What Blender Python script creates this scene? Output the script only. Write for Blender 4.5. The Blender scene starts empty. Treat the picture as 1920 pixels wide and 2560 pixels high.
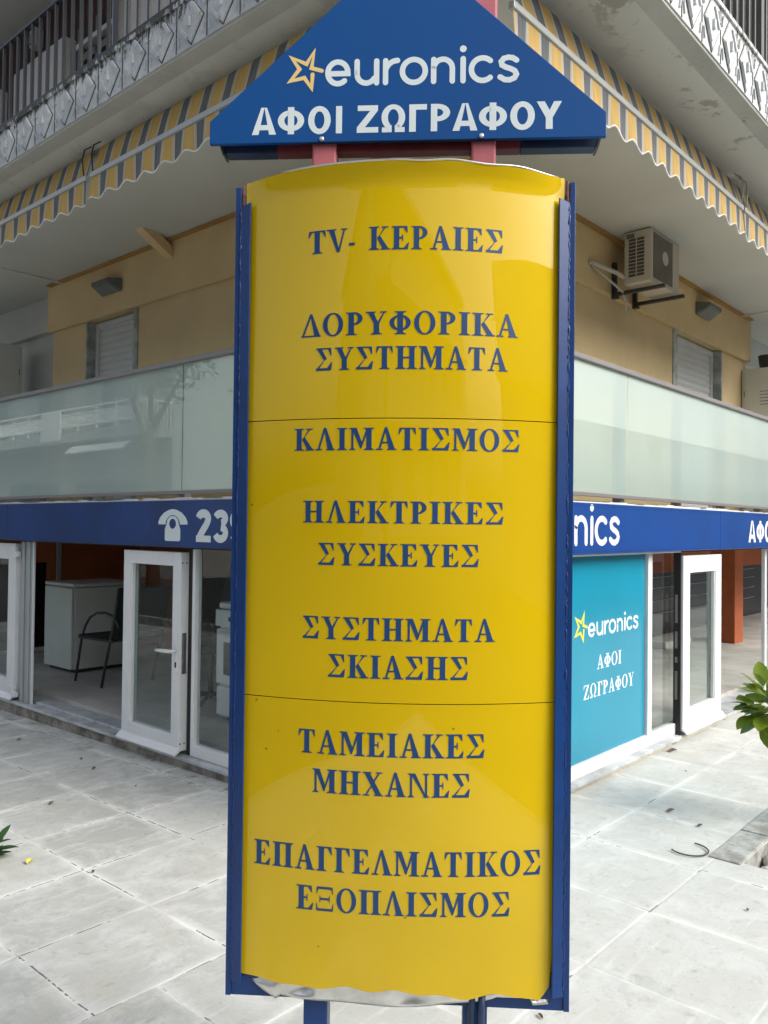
import bpy, bmesh, math, random
from mathutils import Matrix, Vector, Euler, noise
random.seed(7)
R = math.radians
SC = bpy.context.scene
COL = SC.collection

# ------------------------------------------------------------------ camera, sky, sun, exposure
# building corner = world origin; right-hand facade runs along +X (faces -Y), left-hand facade along +Y (faces -X)
F_PX, PITCH, ROLL, TH = 2053.15, 0.0174848623, -0.0114889884, 0.723886237
cp, sp, cr, sr = math.cos(PITCH), math.sin(PITCH), math.cos(ROLL), math.sin(ROLL)
_A = Matrix(((cr, -sr, 0), (sr, cr, 0), (0, 0, 1)))
_B = Matrix(((1, 0, 0), (0, sp, cp), (0, -cp, sp)))
_W = Matrix(((math.sin(TH), math.cos(TH), 0), (-math.cos(TH), math.sin(TH), 0), (0, 0, 1)))
_M = _W @ _B @ _A
right, down, fwd = _M.col[0], _M.col[1], _M.col[2]
cam = bpy.data.cameras.new('camera')
cam_o = bpy.data.objects.new('camera', cam)
COL.objects.link(cam_o)
cam.sensor_fit = 'HORIZONTAL'
cam.sensor_width = 36.0
cam.lens = F_PX / 1920 * 36.0
cam.clip_start = 0.02
cam.clip_end = 1000
mw = Matrix.Identity(4)
for i in range(3):
    mw[i][0] = right[i]; mw[i][1] = -down[i]; mw[i][2] = -fwd[i]
mw[0][3], mw[1][3], mw[2][3] = -3.078, -2.32, 1.5
cam_o.matrix_world = mw
SC.camera = cam_o

SUN_DIR = Vector((0.26, -0.85, 0.68)).normalized()       # towards the sun
w = bpy.data.worlds.new('World'); SC.world = w
w.use_nodes = True
wn = w.node_tree
bg = wn.nodes['Background']
sky = wn.nodes.new('ShaderNodeTexSky')
sky.sky_type = 'NISHITA'
sky.sun_disc = False
sky.sun_elevation = math.asin(SUN_DIR.z)
sky.sun_rotation = math.atan2(SUN_DIR.x, SUN_DIR.y)
sky.air_density = 1.0
sky.dust_density = 6.0
sky.ozone_density = 1.0
hs = wn.nodes.new('ShaderNodeHueSaturation')            # high thin cloud: paler sky
hs.inputs['Saturation'].default_value = 0.5
wn.links.new(sky.outputs[0], hs.inputs['Color'])
wn.links.new(hs.outputs[0], bg.inputs['Color'])
bg.inputs['Strength'].default_value = 0.15
sl = bpy.data.lights.new('sun', 'SUN')
sl.energy = 0.9
sl.angle = R(35)
sl.color = (1.0, 0.96, 0.9)
so = bpy.data.objects.new('sun', sl); COL.objects.link(so)
so.rotation_euler = (-SUN_DIR).to_track_quat('-Z', 'Y').to_euler()
SC.view_settings.view_transform = 'Standard'
SC.view_settings.look = 'None'
SC.view_settings.gamma = 1
SC.view_settings.exposure = 0.78
SC.cycles.max_bounces = 10
SC.cycles.transparent_max_bounces = 16

# ------------------------------------------------------------------ materials
MATS = {}
class NT:
    def __init__(s, name):
        s.m = bpy.data.materials.new(name); s.m.use_nodes = True
        s.t = s.m.node_tree; s.b = s.t.nodes['Principled BSDF']; s.out = s.t.nodes['Material Output']
        s._co = None
    def co(s):
        if s._co is None:
            s._co = s.t.nodes.new('ShaderNodeNewGeometry').outputs['Position']
        return s._co
    def n(s, ty, **kw):
        nd = s.t.nodes.new(ty)
        for k, v in kw.items(): setattr(nd, k, v)
        return nd
    def l(s, a, b): s.t.links.new(a, b)
    def val(s, sock, v):
        if hasattr(v, 'links') or hasattr(v, 'is_linked'): s.l(v, sock)
        else: sock.default_value = v
    def math(s, op, a, b=0.0, c=0.0, clamp=False):
        nd = s.n('ShaderNodeMath', operation=op); nd.use_clamp = clamp
        s.val(nd.inputs[0], a); s.val(nd.inputs[1], b)
        if op in ('MULTIPLY_ADD', 'WRAP', 'COMPARE', 'SMOOTH_MIN'): s.val(nd.inputs[2], c)
        return nd.outputs[0]
    def sep(s, v=None):
        nd = s.n('ShaderNodeSeparateXYZ'); s.l(v or s.co(), nd.inputs[0]); return nd.outputs
    def vmul(s, v, sc):
        nd = s.n('ShaderNodeVectorMath', operation='MULTIPLY'); s.l(v, nd.inputs[0]); nd.inputs[1].default_value = sc
        return nd.outputs[0]
    def noise(s, scale, detail=4, rough=0.6, v=None, dist=0.0):
        nd = s.n('ShaderNodeTexNoise'); s.l(v or s.co(), nd.inputs['Vector'])
        nd.inputs['Scale'].default_value = scale; nd.inputs['Detail'].default_value = detail
        nd.inputs['Roughness'].default_value = rough; nd.inputs['Distortion'].default_value = dist
        return nd.outputs['Fac']
    def ramp(s, f, lo, hi, a=0.0, b=1.0):
        nd = s.n('ShaderNodeMapRange'); nd.clamp = True; nd.interpolation_type = 'SMOOTHSTEP'
        s.val(nd.inputs[0], f); s.val(nd.inputs[1], lo); s.val(nd.inputs[2], hi); s.val(nd.inputs[3], a); s.val(nd.inputs[4], b)
        return nd.outputs[0]
    def mix(s, f, a, b):
        nd = s.n('ShaderNodeMix', data_type='RGBA'); s.val(nd.inputs[0], f)
        for k, v in ((6, a), (7, b)):
            if isinstance(v, (tuple, list)): nd.inputs[k].default_value = (*v[:3], 1)
            else: s.l(v, nd.inputs[k])
        return nd.outputs[2]
    def bump(s, h, strength=0.3, dist=0.01):
        nd = s.n('ShaderNodeBump'); nd.inputs['Strength'].default_value = strength; nd.inputs['Distance'].default_value = dist
        s.l(h, nd.inputs['Height']); s.l(nd.outputs[0], s.b.inputs['Normal'])
    def fresnel(s, ior):                       # same reflectance from both sides of a thin sheet
        fr = s.n('ShaderNodeFresnel')
        bf = s.n('ShaderNodeNewGeometry').outputs['Backfacing']
        s.l(s.math('ADD', s.math('MULTIPLY', bf, 1.0 / ior - ior), ior), fr.inputs['IOR'])
        return fr
    def color(s, c):
        if isinstance(c, (tuple, list)): s.b.inputs['Base Color'].default_value = (*c[:3], 1)
        else: s.l(c, s.b.inputs['Base Color'])
    def set(s, **kw):
        for k, v in kw.items():
            s.val(s.b.inputs[k.replace('_', ' ')], v)

def simple(name, col, rough=0.6, var=0.12, scale=6.0, bump=0.0, bscale=60, metal=0.0, spec=0.5, coat=0.0, dirt=0.0, dirtcol=(0.06, 0.055, 0.045)):
    t = NT(name)
    n1 = t.noise(scale, 5)
    lo = [c * (1 - var) for c in col]; hi = [min(1, c * (1 + var)) for c in col]
    c = t.mix(t.ramp(n1, 0.3, 0.7), lo, hi)
    if dirt:
        n2 = t.noise(scale * 3.1, 6, 0.7)
        c = t.mix(t.math('MULTIPLY', t.ramp(n2, 0.58, 0.75), dirt), c, dirtcol)
    t.color(c)
    t.set(Roughness=rough, Metallic=metal)
    t.b.inputs['Specular IOR Level'].default_value = spec
    t.b.inputs['Coat Weight'].default_value = coat
    t.b.inputs['Coat Roughness'].default_value = 0.05
    if bump: t.bump(t.noise(bscale, 4), bump, 0.004)
    MATS[name] = t.m
    return t.m

def build_materials():
    simple('wall_yellow', (0.72, 0.56, 0.325), 0.9, 0.06, 1.3, 0.25, 140, dirt=0.06)
    simple('beam_yellow', (0.70, 0.54, 0.30), 0.9, 0.06, 1.5, 0.2, 140, dirt=0.06)
    simple('trim_yellow', (0.42, 0.25, 0.08), 0.9, 0.08, 2)
    simple('wall_white', (0.62, 0.63, 0.62), 0.9, 0.06, 2, 0.15, 120)
    simple('white_enamel', (0.68, 0.70, 0.68), 0.35, 0.03, 3, spec=0.5)
    simple('stove_enamel', (0.72, 0.74, 0.74), 0.3, 0.03, 3)
    simple('white_pvc', (0.68, 0.70, 0.71), 0.32, 0.03, 5, spec=0.5, dirt=0.08)
    simple('rubber', (0.012, 0.012, 0.013), 0.6)
    simple('steel', (0.35, 0.35, 0.34), 0.35, 0.1, 20, metal=0.9)
    simple('screw_metal', (0.62, 0.62, 0.6), 0.35, 0.1, 90, metal=0.6)
    simple('alu_rail', (0.21, 0.2, 0.2), 0.42, 0.04, 4, metal=0.3)
    simple('alu_bar', (0.40, 0.42, 0.42), 0.4, 0.04, 4, metal=0.2)
    simple('door_grey', (0.33, 0.36, 0.37), 0.4, 0.05, 4, dirt=0.15)
    simple('marble', (0.42, 0.45, 0.47), 0.45, 0.25, 7, dirt=0.25, dirtcol=(0.2, 0.2, 0.2))
    simple('jamb_marble', (0.36, 0.385, 0.39), 0.5, 0.35, 9, dirt=0.35, dirtcol=(0.2, 0.22, 0.23))
    simple('shutter', (0.66, 0.67, 0.69), 0.5, 0.03, 3)
    simple('lamp_grey', (0.13, 0.145, 0.145), 0.45, 0.05, 8)
    simple('lamp_glass', (0.2, 0.22, 0.21), 0.25)
    simple('orange_wall', (0.40, 0.105, 0.035), 0.85, 0.1, 3, dirt=0.1)
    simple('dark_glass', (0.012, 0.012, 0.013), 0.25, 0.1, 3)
    simple('shop_floor', (0.47, 0.45, 0.42), 0.75, 0.18, 2.2, 0.1, 40, dirt=0.2)
    simple('shop_ceiling', (0.5, 0.48, 0.45), 0.9)
    simple('chair_frame', (0.055, 0.065, 0.07), 0.4, 0.05, 9, metal=0.4)
    simple('chair_mesh', (0.02, 0.021, 0.022), 0.8)
    simple('brown_wall', (0.05, 0.026, 0.02), 0.9, 0.2, 3)
    simple('upper_white', (0.50, 0.49, 0.49), 0.8, 0.04, 2)
    simple('dark_iron', (0.018, 0.02, 0.024), 0.5, 0.1, 9)
    simple('right_iron', (0.085, 0.085, 0.085), 0.5, 0.1, 9)
    simple('win_grey', (0.09, 0.11, 0.12), 0.5)
    simple('ac_white', (0.52, 0.49, 0.43), 0.5, 0.05, 4, dirt=0.12, dirtcol=(0.2, 0.17, 0.12))
    simple('ac_grille', (0.24, 0.225, 0.20), 0.6)
    simple('ac_dark', (0.09, 0.086, 0.08), 0.7)
    simple('bracket', (0.035, 0.035, 0.036), 0.5, 0.2, 30)
    simple('pipe_white', (0.5, 0.48, 0.44), 0.6, 0.06, 20)
    simple('sign_blue', (0.002, 0.032, 0.142), 0.35, 0.12, 9, 0.08, 200, spec=0.4, dirt=0.06, dirtcol=(0.002, 0.01, 0.05))
    simple('weld_blue', (0.006, 0.026, 0.14), 0.3, 0.2, 60, 0.5, 220)
    simple('tri_blue', (0.002, 0.062, 0.235), 0.42, 0.05, 2.0, spec=0.25)
    simple('letter_blue', (0.001, 0.040, 0.14), 0.5, 0.03, 4)
    simple('letter_white', (0.62, 0.70, 0.72), 0.4, 0.02, 5)
    simple('letter_pure', (0.68, 0.70, 0.73), 0.4, 0.02, 5)
    simple('letter_gold', (0.72, 0.53, 0.2), 0.4, 0.03, 5)
    simple('letter_lime', (0.60, 0.62, 0.06), 0.4, 0.03, 5)
    simple('primer_pink', (0.44, 0.12, 0.14), 0.6, 0.14, 12, 0.1, 100, dirt=0.1, dirtcol=(0.2, 0.03, 0.03))
    simple('primer_red', (0.20, 0.028, 0.035), 0.55, 0.2, 14, dirt=0.25, dirtcol=(0.03, 0.01, 0.01))
    simple('navy_tube', (0.006, 0.02, 0.06), 0.5, 0.2, 30, dirt=0.2)
    simple('old_wire', (0.07, 0.06, 0.055), 0.7, 0.3, 60)
    simple('relief_gap', (0.10, 0.105, 0.105), 0.95, 0.5, 30)
    simple('rust', (0.18, 0.07, 0.05), 0.8, 0.4, 60, 0.4, 300)
    simple('alu_sheet', (0.66, 0.655, 0.63), 0.32, 0.14, 14, metal=0.95)
    simple('fascia_blue', (0.002, 0.033, 0.16), 0.28, 0.22, 2.5, 0.05, 6, spec=0.4)
    simple('fascia_blue_right', (0.003, 0.045, 0.215), 0.35, 0.1, 2.5, 0.04, 6, spec=0.35)
    simple('teal_vinyl', (0.008, 0.235, 0.36), 0.16, 0.06, 1.5, spec=0.5)
    simple('valance_trim', (0.72, 0.72, 0.7), 0.8)
    simple('soil', (0.035, 0.026, 0.018), 0.95, 0.4, 30, 0.6, 60)
    simple('pebble', (0.52, 0.49, 0.46), 0.7, 0.15, 20, 0.15, 60)
    simple('bark', (0.09, 0.07, 0.05), 0.9, 0.3, 14, 0.6, 40)
    simple('asphalt', (0.055, 0.055, 0.057), 0.9, 0.2, 5, 0.4, 150)
    simple('far_wall', (0.36, 0.40, 0.385), 0.9, 0.05, 0.7)
    simple('far_dark', (0.10, 0.13, 0.13), 0.7)
    simple('far_pale', (0.62, 0.65, 0.63), 0.9, 0.05, 0.7)
    simple('far_white', (0.80, 0.82, 0.82), 0.7)
    simple('far_shade', (0.33, 0.36, 0.35), 0.8)
    simple('box_card', (0.55, 0.53, 0.5), 0.8)
    simple('box_blue', (0.05, 0.16, 0.32), 0.5)
    simple('leaf_dry', (0.10, 0.07, 0.05), 0.8, 0.2, 50)
    simple('leaf_yellow', (0.62, 0.55, 0.10), 0.7, 0.1, 60)
    simple('oven_glass', (0.03, 0.028, 0.026), 0.12)

    # leaves
    def leaf(name, a, b, c):
        t = NT(name)
        n = t.noise(9, 3)
        rnd = t.n('ShaderNodeObjectInfo').outputs['Random']
        gi = t.n('ShaderNodeNewGeometry').outputs['Random Per Island']
        k = t.mix(gi, a, b)
        k = t.mix(t.ramp(n, 0.45, 0.75), k, c)
        t.color(k); t.set(Roughness=0.38)
        t.b.inputs['Subsurface Weight'].default_value = 0.0
        tr = t.n('ShaderNodeBsdfTranslucent'); t.l(k, tr.inputs['Color'])
        mx = t.n('ShaderNodeMixShader'); mx.inputs[0].default_value = 0.3
        t.l(t.b.outputs[0], mx.inputs[1]); t.l(tr.outputs[0], mx.inputs[2]); t.l(mx.outputs[0], t.out.inputs['Surface'])
        MATS[name] = t.m
    leaf('leaf_green', (0.06, 0.13, 0.012), (0.24, 0.32, 0.03), (0.17, 0.24, 0.02))
    leaf('weed_green', (0.025, 0.085, 0.015), (0.05, 0.13, 0.025), (0.05, 0.10, 0.03))
    leaf('tree_leaf', (0.03, 0.07, 0.018), (0.06, 0.12, 0.03), (0.05, 0.09, 0.03))

    # clear window glass: thin pane, mostly see-through with a real mirror reflection
    def pane(name, tint, ior):
        t = NT(name)
        fr = t.fresnel(ior)
        gl = t.n('ShaderNodeBsdfGlossy'); gl.inputs['Roughness'].default_value = 0.01
        gl.inputs['Color'].default_value = (0.95, 1, 1, 1)
        tr = t.n('ShaderNodeBsdfTransparent'); tr.inputs['Color'].default_value = (*tint, 1)
        mx = t.n('ShaderNodeMixShader')
        t.l(fr.outputs[0], mx.inputs[0]); t.l(tr.outputs[0], mx.inputs[1]); t.l(gl.outputs[0], mx.inputs[2])
        t.l(mx.outputs[0], t.out.inputs['Surface'])
        MATS[name] = t.m
    pane('glass', (0.80, 0.86, 0.86), 1.55)
    pane('door_glass', (0.72, 0.82, 0.80), 1.7)

    # frosted balcony glass
    t = NT('frosted_glass')
    x, y, z = t.sep()
    n = t.noise(0.9, 3)
    c = t.mix(t.ramp(n, 0.3, 0.7), (0.44, 0.555, 0.53), (0.48, 0.585, 0.56))
    st = t.noise(1.0, 4, 0.6, t.vmul(t.co(), (9, 9, 0.25)))
    c = t.mix(t.ramp(st, 0.5, 0.8, 0, 0.2), c, (0.62, 0.68, 0.65))
    t.color(c)
    t.set(Roughness=0.3)
    t.b.inputs['Specular IOR Level'].default_value = 0.1
    tr = t.n('ShaderNodeBsdfTransparent'); tr.inputs['Color'].default_value = (0.8, 0.95, 0.9, 1)
    tl = t.n('ShaderNodeBsdfTranslucent'); tl.inputs['Color'].default_value = (0.45, 0.58, 0.54, 1)
    m1 = t.n('ShaderNodeMixShader'); m1.inputs[0].default_value = 0.25
    t.l(t.b.outputs[0], m1.inputs[1]); t.l(tl.outputs[0], m1.inputs[2])
    m2 = t.n('ShaderNodeMixShader'); m2.inputs[0].default_value = 0.15
    t.l(m1.outputs[0], m2.inputs[1]); t.l(tr.outputs[0], m2.inputs[2])
    fr = t.fresnel(1.8)
    gl = t.n('ShaderNodeBsdfGlossy'); gl.inputs['Roughness'].default_value = 0.0; gl.inputs['Color'].default_value = (0.93, 1, 0.99, 1)
    m3 = t.n('ShaderNodeMixShader'); t.l(fr.outputs[0], m3.inputs[0]); t.l(m2.outputs[0], m3.inputs[1]); t.l(gl.outputs[0], m3.inputs[2])
    t.l(m3.outputs[0], t.out.inputs['Surface'])
    MATS['frosted_glass'] = t.m

    # yellow acrylic sign sheets
    t = NT('sign_yellow')
    n = t.noise(1.6, 3)
    c = t.mix(t.ramp(n, 0.3, 0.7), (0.555, 0.378, 0.003), (0.595, 0.408, 0.004))
    grime = t.noise(7, 6, 0.7)
    c = t.mix(t.ramp(grime, 0.66, 0.8, 0, 0.22), c, (0.25, 0.17, 0.02))
    sp_ = t.n('ShaderNodeTexVoronoi'); sp_.inputs['Scale'].default_value = 9; t.l(t.co(), sp_.inputs['Vector'])
    c = t.mix(t.ramp(sp_.outputs['Distance'], 0.016, 0.034, 0.7, 0.0), c, (0.10, 0.06, 0.01))
    t.color(c)
    t.set(Roughness=0.35)
    t.b.inputs['Specular IOR Level'].default_value = 0.0
    t.b.inputs['Coat Weight'].default_value = 1.0
    t.b.inputs['Coat Roughness'].default_value = 0.012
    t.b.inputs['Coat IOR'].default_value = 1.47
    t.bump(t.noise(2.2, 2), 0.05, 0.02)
    MATS['sign_yellow'] = t.m

    # balcony underside: paint, damp stains, peeled patches near the edge
    t = NT('soffit')
    x, y, z = t.sep()
    n = t.noise(0.8, 5)
    c = t.mix(t.ramp(n, 0.3, 0.7), (0.53, 0.54, 0.505), (0.58, 0.59, 0.555))
    edge = t.math('MINIMUM', t.math('ADD', x, 0.76), t.math('ADD', y, 0.87))     # metres in from the slab edge
    near = t.math('MULTIPLY', t.ramp(edge, 0.06, 0.13), t.ramp(edge, 0.17, 0.42, 1, 0))
    p = t.noise(2.6, 7, 0.68, dist=0.4)
    near = t.math('MULTIPLY', near, t.ramp(t.math('SUBTRACT', x, y), -1.2, 0.6, 0.25, 1.0))
    patch = t.math('MULTIPLY', near, t.ramp(p, 0.56, 0.60))
    c = t.mix(t.math('MULTIPLY', patch, 0.65), c, (0.23, 0.215, 0.185))
    p2 = t.noise(5.5, 7, 0.75)
    c = t.mix(t.math('MULTIPLY', near, t.ramp(p2, 0.6, 0.72, 0, 0.8)), c, (0.08, 0.075, 0.065))
    n3 = t.noise(1.7, 6, 0.7, dist=0.3)
    c = t.mix(t.ramp(n3, 0.58, 0.75, 0, 0.18), c, (0.30, 0.28, 0.24))
    t.color(c); t.set(Roughness=0.9)
    t.bump(t.noise(26, 5), 0.2, 0.006)
    MATS['soffit'] = t.m

    t = NT('slab_rim')
    n = t.noise(3, 6, 0.7)
    c = t.mix(t.ramp(n, 0.3, 0.7), (0.40, 0.40, 0.37), (0.47, 0.47, 0.43))
    p = t.noise(9, 7, 0.75, dist=0.5)
    c = t.mix(t.ramp(p, 0.62, 0.66, 0, 0.6), c, (0.16, 0.15, 0.13))
    t.color(c); t.set(Roughness=0.9); t.bump(t.noise(22, 6), 0.5, 0.01)
    MATS['slab_rim'] = t.m

    # whitewashed relief concrete with black mould running from the top edge
    def relief(name, amount, mould):
        t = NT(name)
        x, y, z = t.sep()
        n = t.noise(7, 6, 0.7)
        c = t.mix(t.ramp(n, 0.35, 0.7), (0.46, 0.49, 0.51), (0.66, 0.68, 0.68))
        warm = t.noise(11, 3)
        c = t.mix(t.ramp(warm, 0.55, 0.8, 0, 0.4), c, (0.62, 0.54, 0.42))
        h = t.ramp(z, 3.86, 4.13)
        m = t.noise(20, 8, 0.8, t.vmul(t.co(), (1.3, 1.3, 0.45)), 0.6)
        k = t.math('ADD', m, t.math('MULTIPLY', h, 0.34))
        big = t.noise(1.9, 3)
        k = t.math('ADD', k, t.math('MULTIPLY', t.math('SUBTRACT', big, 0.5), 0.25))
        c = t.mix(t.ramp(k, mould, mould + 0.09, 0, amount), c, (0.045, 0.045, 0.042))
        t.color(c); t.set(Roughness=0.9)
        t.bump(t.noise(40, 6, 0.7), 0.5, 0.006)
        MATS[name] = t.m
    relief('relief_left', 0.95, 0.695)
    relief('relief_right', 0.85, 0.83)

    # concrete plinth under the shop windows
    t = NT('plinth')
    n = t.noise(6, 7, 0.75, dist=0.3)
    c = t.mix(t.ramp(n, 0.35, 0.65), (0.12, 0.11, 0.095), (0.34, 0.32, 0.28))
    t.color(c); t.set(Roughness=0.95); t.bump(t.noise(30, 6, 0.7), 0.8, 0.012)
    MATS['plinth'] = t.m
    t = NT('plinth_cream')
    n = t.noise(6, 7, 0.75, dist=0.3)
    c = t.mix(t.ramp(n, 0.55, 0.6), (0.66, 0.59, 0.44), (0.30, 0.29, 0.27))
    t.color(c); t.set(Roughness=0.95); t.bump(t.noise(30, 6, 0.7), 0.6, 0.01)
    MATS['plinth_cream'] = t.m

    # striped awning fabric
    def awning(name, axis, phase, period):
        t = NT(name)
        s = t.sep()[axis]
        sgn = -1.0 if axis == 1 else 1.0
        f = t.math('FRACT', t.math('MULTIPLY', t.math('SUBTRACT', s, phase), sgn / period))
        # 0-.36 grey | .36-.44 white | .44-.92 yellow | .92-1 white, thin dark pinstripes
        weave = t.noise(300, 2)
        streak = t.noise(1.0, 3, 0.5, t.vmul(t.co(), (40, 40, 1.2)))
        grey = t.mix(t.ramp(streak, 0.3, 0.7), (0.15, 0.165, 0.185), (0.19, 0.205, 0.225))
        yel = t.mix(t.ramp(streak, 0.3, 0.7), (0.66, 0.45, 0.14), (0.72, 0.50, 0.19))
        white = (0.60, 0.59, 0.55)
        def step(e): return t.math('GREATER_THAN', f, e)
        c = t.mix(step(0.355), grey, white)
        c = t.mix(step(0.39), c, (0.30, 0.27, 0.22))
        c = t.mix(step(0.40), c, white)
        c = t.mix(step(0.45), c, yel)
        c = t.mix(step(0.90), c, white)
        c = t.mix(step(0.945), c, (0.30, 0.27, 0.22))
        c = t.mix(step(0.955), c, white)
        t.color(c); t.set(Roughness=0.85)
        t.bump(weave, 0.1, 0.002)
        tr = t.n('ShaderNodeBsdfTranslucent'); t.l(c, tr.inputs['Color'])
        mx = t.n('ShaderNodeMixShader'); mx.inputs[0].default_value = 0.4
        t.l(t.b.outputs[0], mx.inputs[1]); t.l(tr.outputs[0], mx.inputs[2]); t.l(mx.outputs[0], t.out.inputs['Surface'])
        MATS[name] = t.m
    awning('awning_left', 1, 2.153, 0.190)
    awning('awning_right', 0, 0.057, 0.183)

    # pavement: concrete flags with white-washed joints, cracks and stains
    t = NT('pavement')
    x, y, z = t.sep()
    wob = t.math('MULTIPLY', t.math('SUBTRACT', t.noise(3.5, 3), 0.5), 0.018)
    xw = t.math('ADD', x, wob); yw = t.math('SUBTRACT', y, wob)
    front = t.math('LESS_THAN', y, 0.0)
    xo = t.math('ADD', -0.182, t.math('MULTIPLY', front, 0.245))
    yo = t.math('MULTIPLY', front, -0.42)
    xs = t.math('ADD', 0.525, t.math('MULTIPLY', front, 0.008))
    ys = t.math('ADD', 0.512, t.math('MULTIPLY', front, 0.030))
    def cell(v, o, s):
        q = t.math('DIVIDE', t.math('SUBTRACT', v, o), s)
        fr = t.math('FRACT', q)
        d = t.math('MULTIPLY', t.math('MINIMUM', fr, t.math('SUBTRACT', 1.0, fr)), s)
        return d, t.math('FLOOR', q)
    dx, ix = cell(xw, xo, xs)
    dy, iy = cell(yw, yo, ys)
    d = t.math('MINIMUM', dx, dy)
    comb = t.n('ShaderNodeCombineXYZ'); t.l(ix, comb.inputs[0]); t.l(iy, comb.inputs[1])
    wn_ = t.n('ShaderNodeTexWhiteNoise', noise_dimensions='3D'); t.l(comb.outputs[0], wn_.inputs['Vector'])
    rnd = wn_.outputs['Value']
    # flags mixed to a lighter tone in front of the right-hand window
    side = t.ramp(t.math('SUBTRACT', x, y), -1.6, 0.2)
    big = t.noise(1.1, 5, 0.6)
    cl = t.noise(4.2, 8, 0.72, dist=0.6)
    fine = t.noise(38, 6, 0.7)
    brush = t.noise(1.0, 5, 0.7, t.vmul(t.co(), (3, 26, 1)))
    base = t.mix(rnd, (0.37, 0.385, 0.365), (0.48, 0.495, 0.47))
    base = t.mix(t.math('MULTIPLY', side, 0.62), base, (0.53, 0.55, 0.52))
    base = t.mix(t.ramp(cl, 0.42, 0.68, 0, 0.7), base, (0.58, 0.605, 0.595))
    base = t.mix(t.ramp(brush, 0.54, 0.70, 0, 0.5), base, (0.62, 0.645, 0.635))
    mott = t.noise(13, 8, 0.78, dist=0.3)
    base = t.mix(t.ramp(mott, 0.53, 0.68, 0, 0.46), base, (0.26, 0.265, 0.25))
    base = t.mix(t.ramp(fine, 0.56, 0.74, 0, 0.48), base, (0.19, 0.19, 0.175))
    dk = t.noise(2.3, 6, 0.7, dist=0.5)
    base = t.mix(t.ramp(dk, 0.55, 0.73, 0, 0.45), base, (0.28, 0.295, 0.295))
    warm = t.noise(1.4, 4)
    base = t.mix(t.ramp(warm, 0.55, 0.75, 0, 0.22), base, (0.52, 0.45, 0.34))
    # lime smear along joints, uneven
    uneven = t.ramp(t.noise(1.7, 4, 0.65), 0.40, 0.62, 0.12, 1.0)
    smear = t.math('ADD', d, t.math('MULTIPLY', t.math('SUBTRACT', t.noise(11, 6, 0.75), 0.5), 0.10))
    base = t.mix(t.math('MULTIPLY', t.ramp(smear, 0.0, 0.055, 0.75, 0.0), uneven), base, (0.64, 0.665, 0.65))
    gl_ = t.math('ADD', d, t.math('MULTIPLY', t.math('SUBTRACT', t.noise(40, 4, 0.7), 0.5), 0.012))
    base = t.mix(t.math('MULTIPLY', t.ramp(gl_, 0.005, 0.013, 0.85, 0.0), uneven), base, (0.70, 0.71, 0.67))
    # dark open crack in places
    crk = t.noise(2.1, 4, 0.6)
    crk2 = t.noise(24, 3, 0.6)
    pres = t.math('MULTIPLY', t.ramp(t.math('SUBTRACT', crk, t.math('MULTIPLY', side, 0.09)), 0.45, 0.52), t.ramp(crk2, 0.42, 0.50))
    dd = t.math('ADD', d, t.math('MULTIPLY', t.math('SUBTRACT', fine, 0.5), 0.007))
    base = t.mix(t.math('MULTIPLY', t.ramp(dd, 0.0015, 0.0050, 0.85, 0.0), pres), base, (0.045, 0.043, 0.038))
    # gum and oil spots
    v1 = t.n('ShaderNodeTexVoronoi'); v1.inputs['Scale'].default_value = 1.25
    wv = t.n('ShaderNodeVectorMath', operation='ADD'); t.l(t.co(), wv.inputs[0])
    nv = t.n('ShaderNodeTexNoise'); nv.inputs['Scale'].default_value = 14; t.l(t.co(), nv.inputs['Vector'])
    sc_ = t.n('ShaderNodeVectorMath', operation='SCALE'); t.l(nv.outputs['Color'], sc_.inputs[0]); sc_.inputs['Scale'].default_value = 0.04
    t.l(sc_.outputs[0], wv.inputs[1]); t.l(wv.outputs[0], v1.inputs['Vector'])
    base = t.mix(t.ramp(v1.outputs['Distance'], 0.014, 0.022, 0.75, 0.0), base, (0.10, 0.10, 0.095))
    # grime by the left-hand plinth
    gr = t.math('MULTIPLY', t.ramp(x, -0.45, -0.05), t.ramp(y, 0.2, 1.2))
    base = t.mix(t.math('MULTIPLY', gr, t.ramp(t.noise(9, 7, 0.75), 0.5, 0.66, 0, 0.65)), base, (0.09, 0.085, 0.075))
    t.color(base); t.set(Roughness=0.85)
    hgt = t.math('ADD', t.math('MULTIPLY', t.ramp(d, 0.0, 0.012), 0.6), t.math('MULTIPLY', t.noise(55, 6, 0.7), 0.5))
    t.bump(hgt, 0.35, 0.006)
    MATS['pavement'] = t.m

    t = NT('kerb')
    n = t.noise(9, 7, 0.7)
    c = t.mix(t.ramp(n, 0.35, 0.65), (0.22, 0.225, 0.21), (0.42, 0.44, 0.42))
    t.color(c); t.set(Roughness=0.9); t.bump(t.noise(30, 6, 0.7), 0.5, 0.006)
    MATS['kerb'] = t.m
build_materials()

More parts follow.
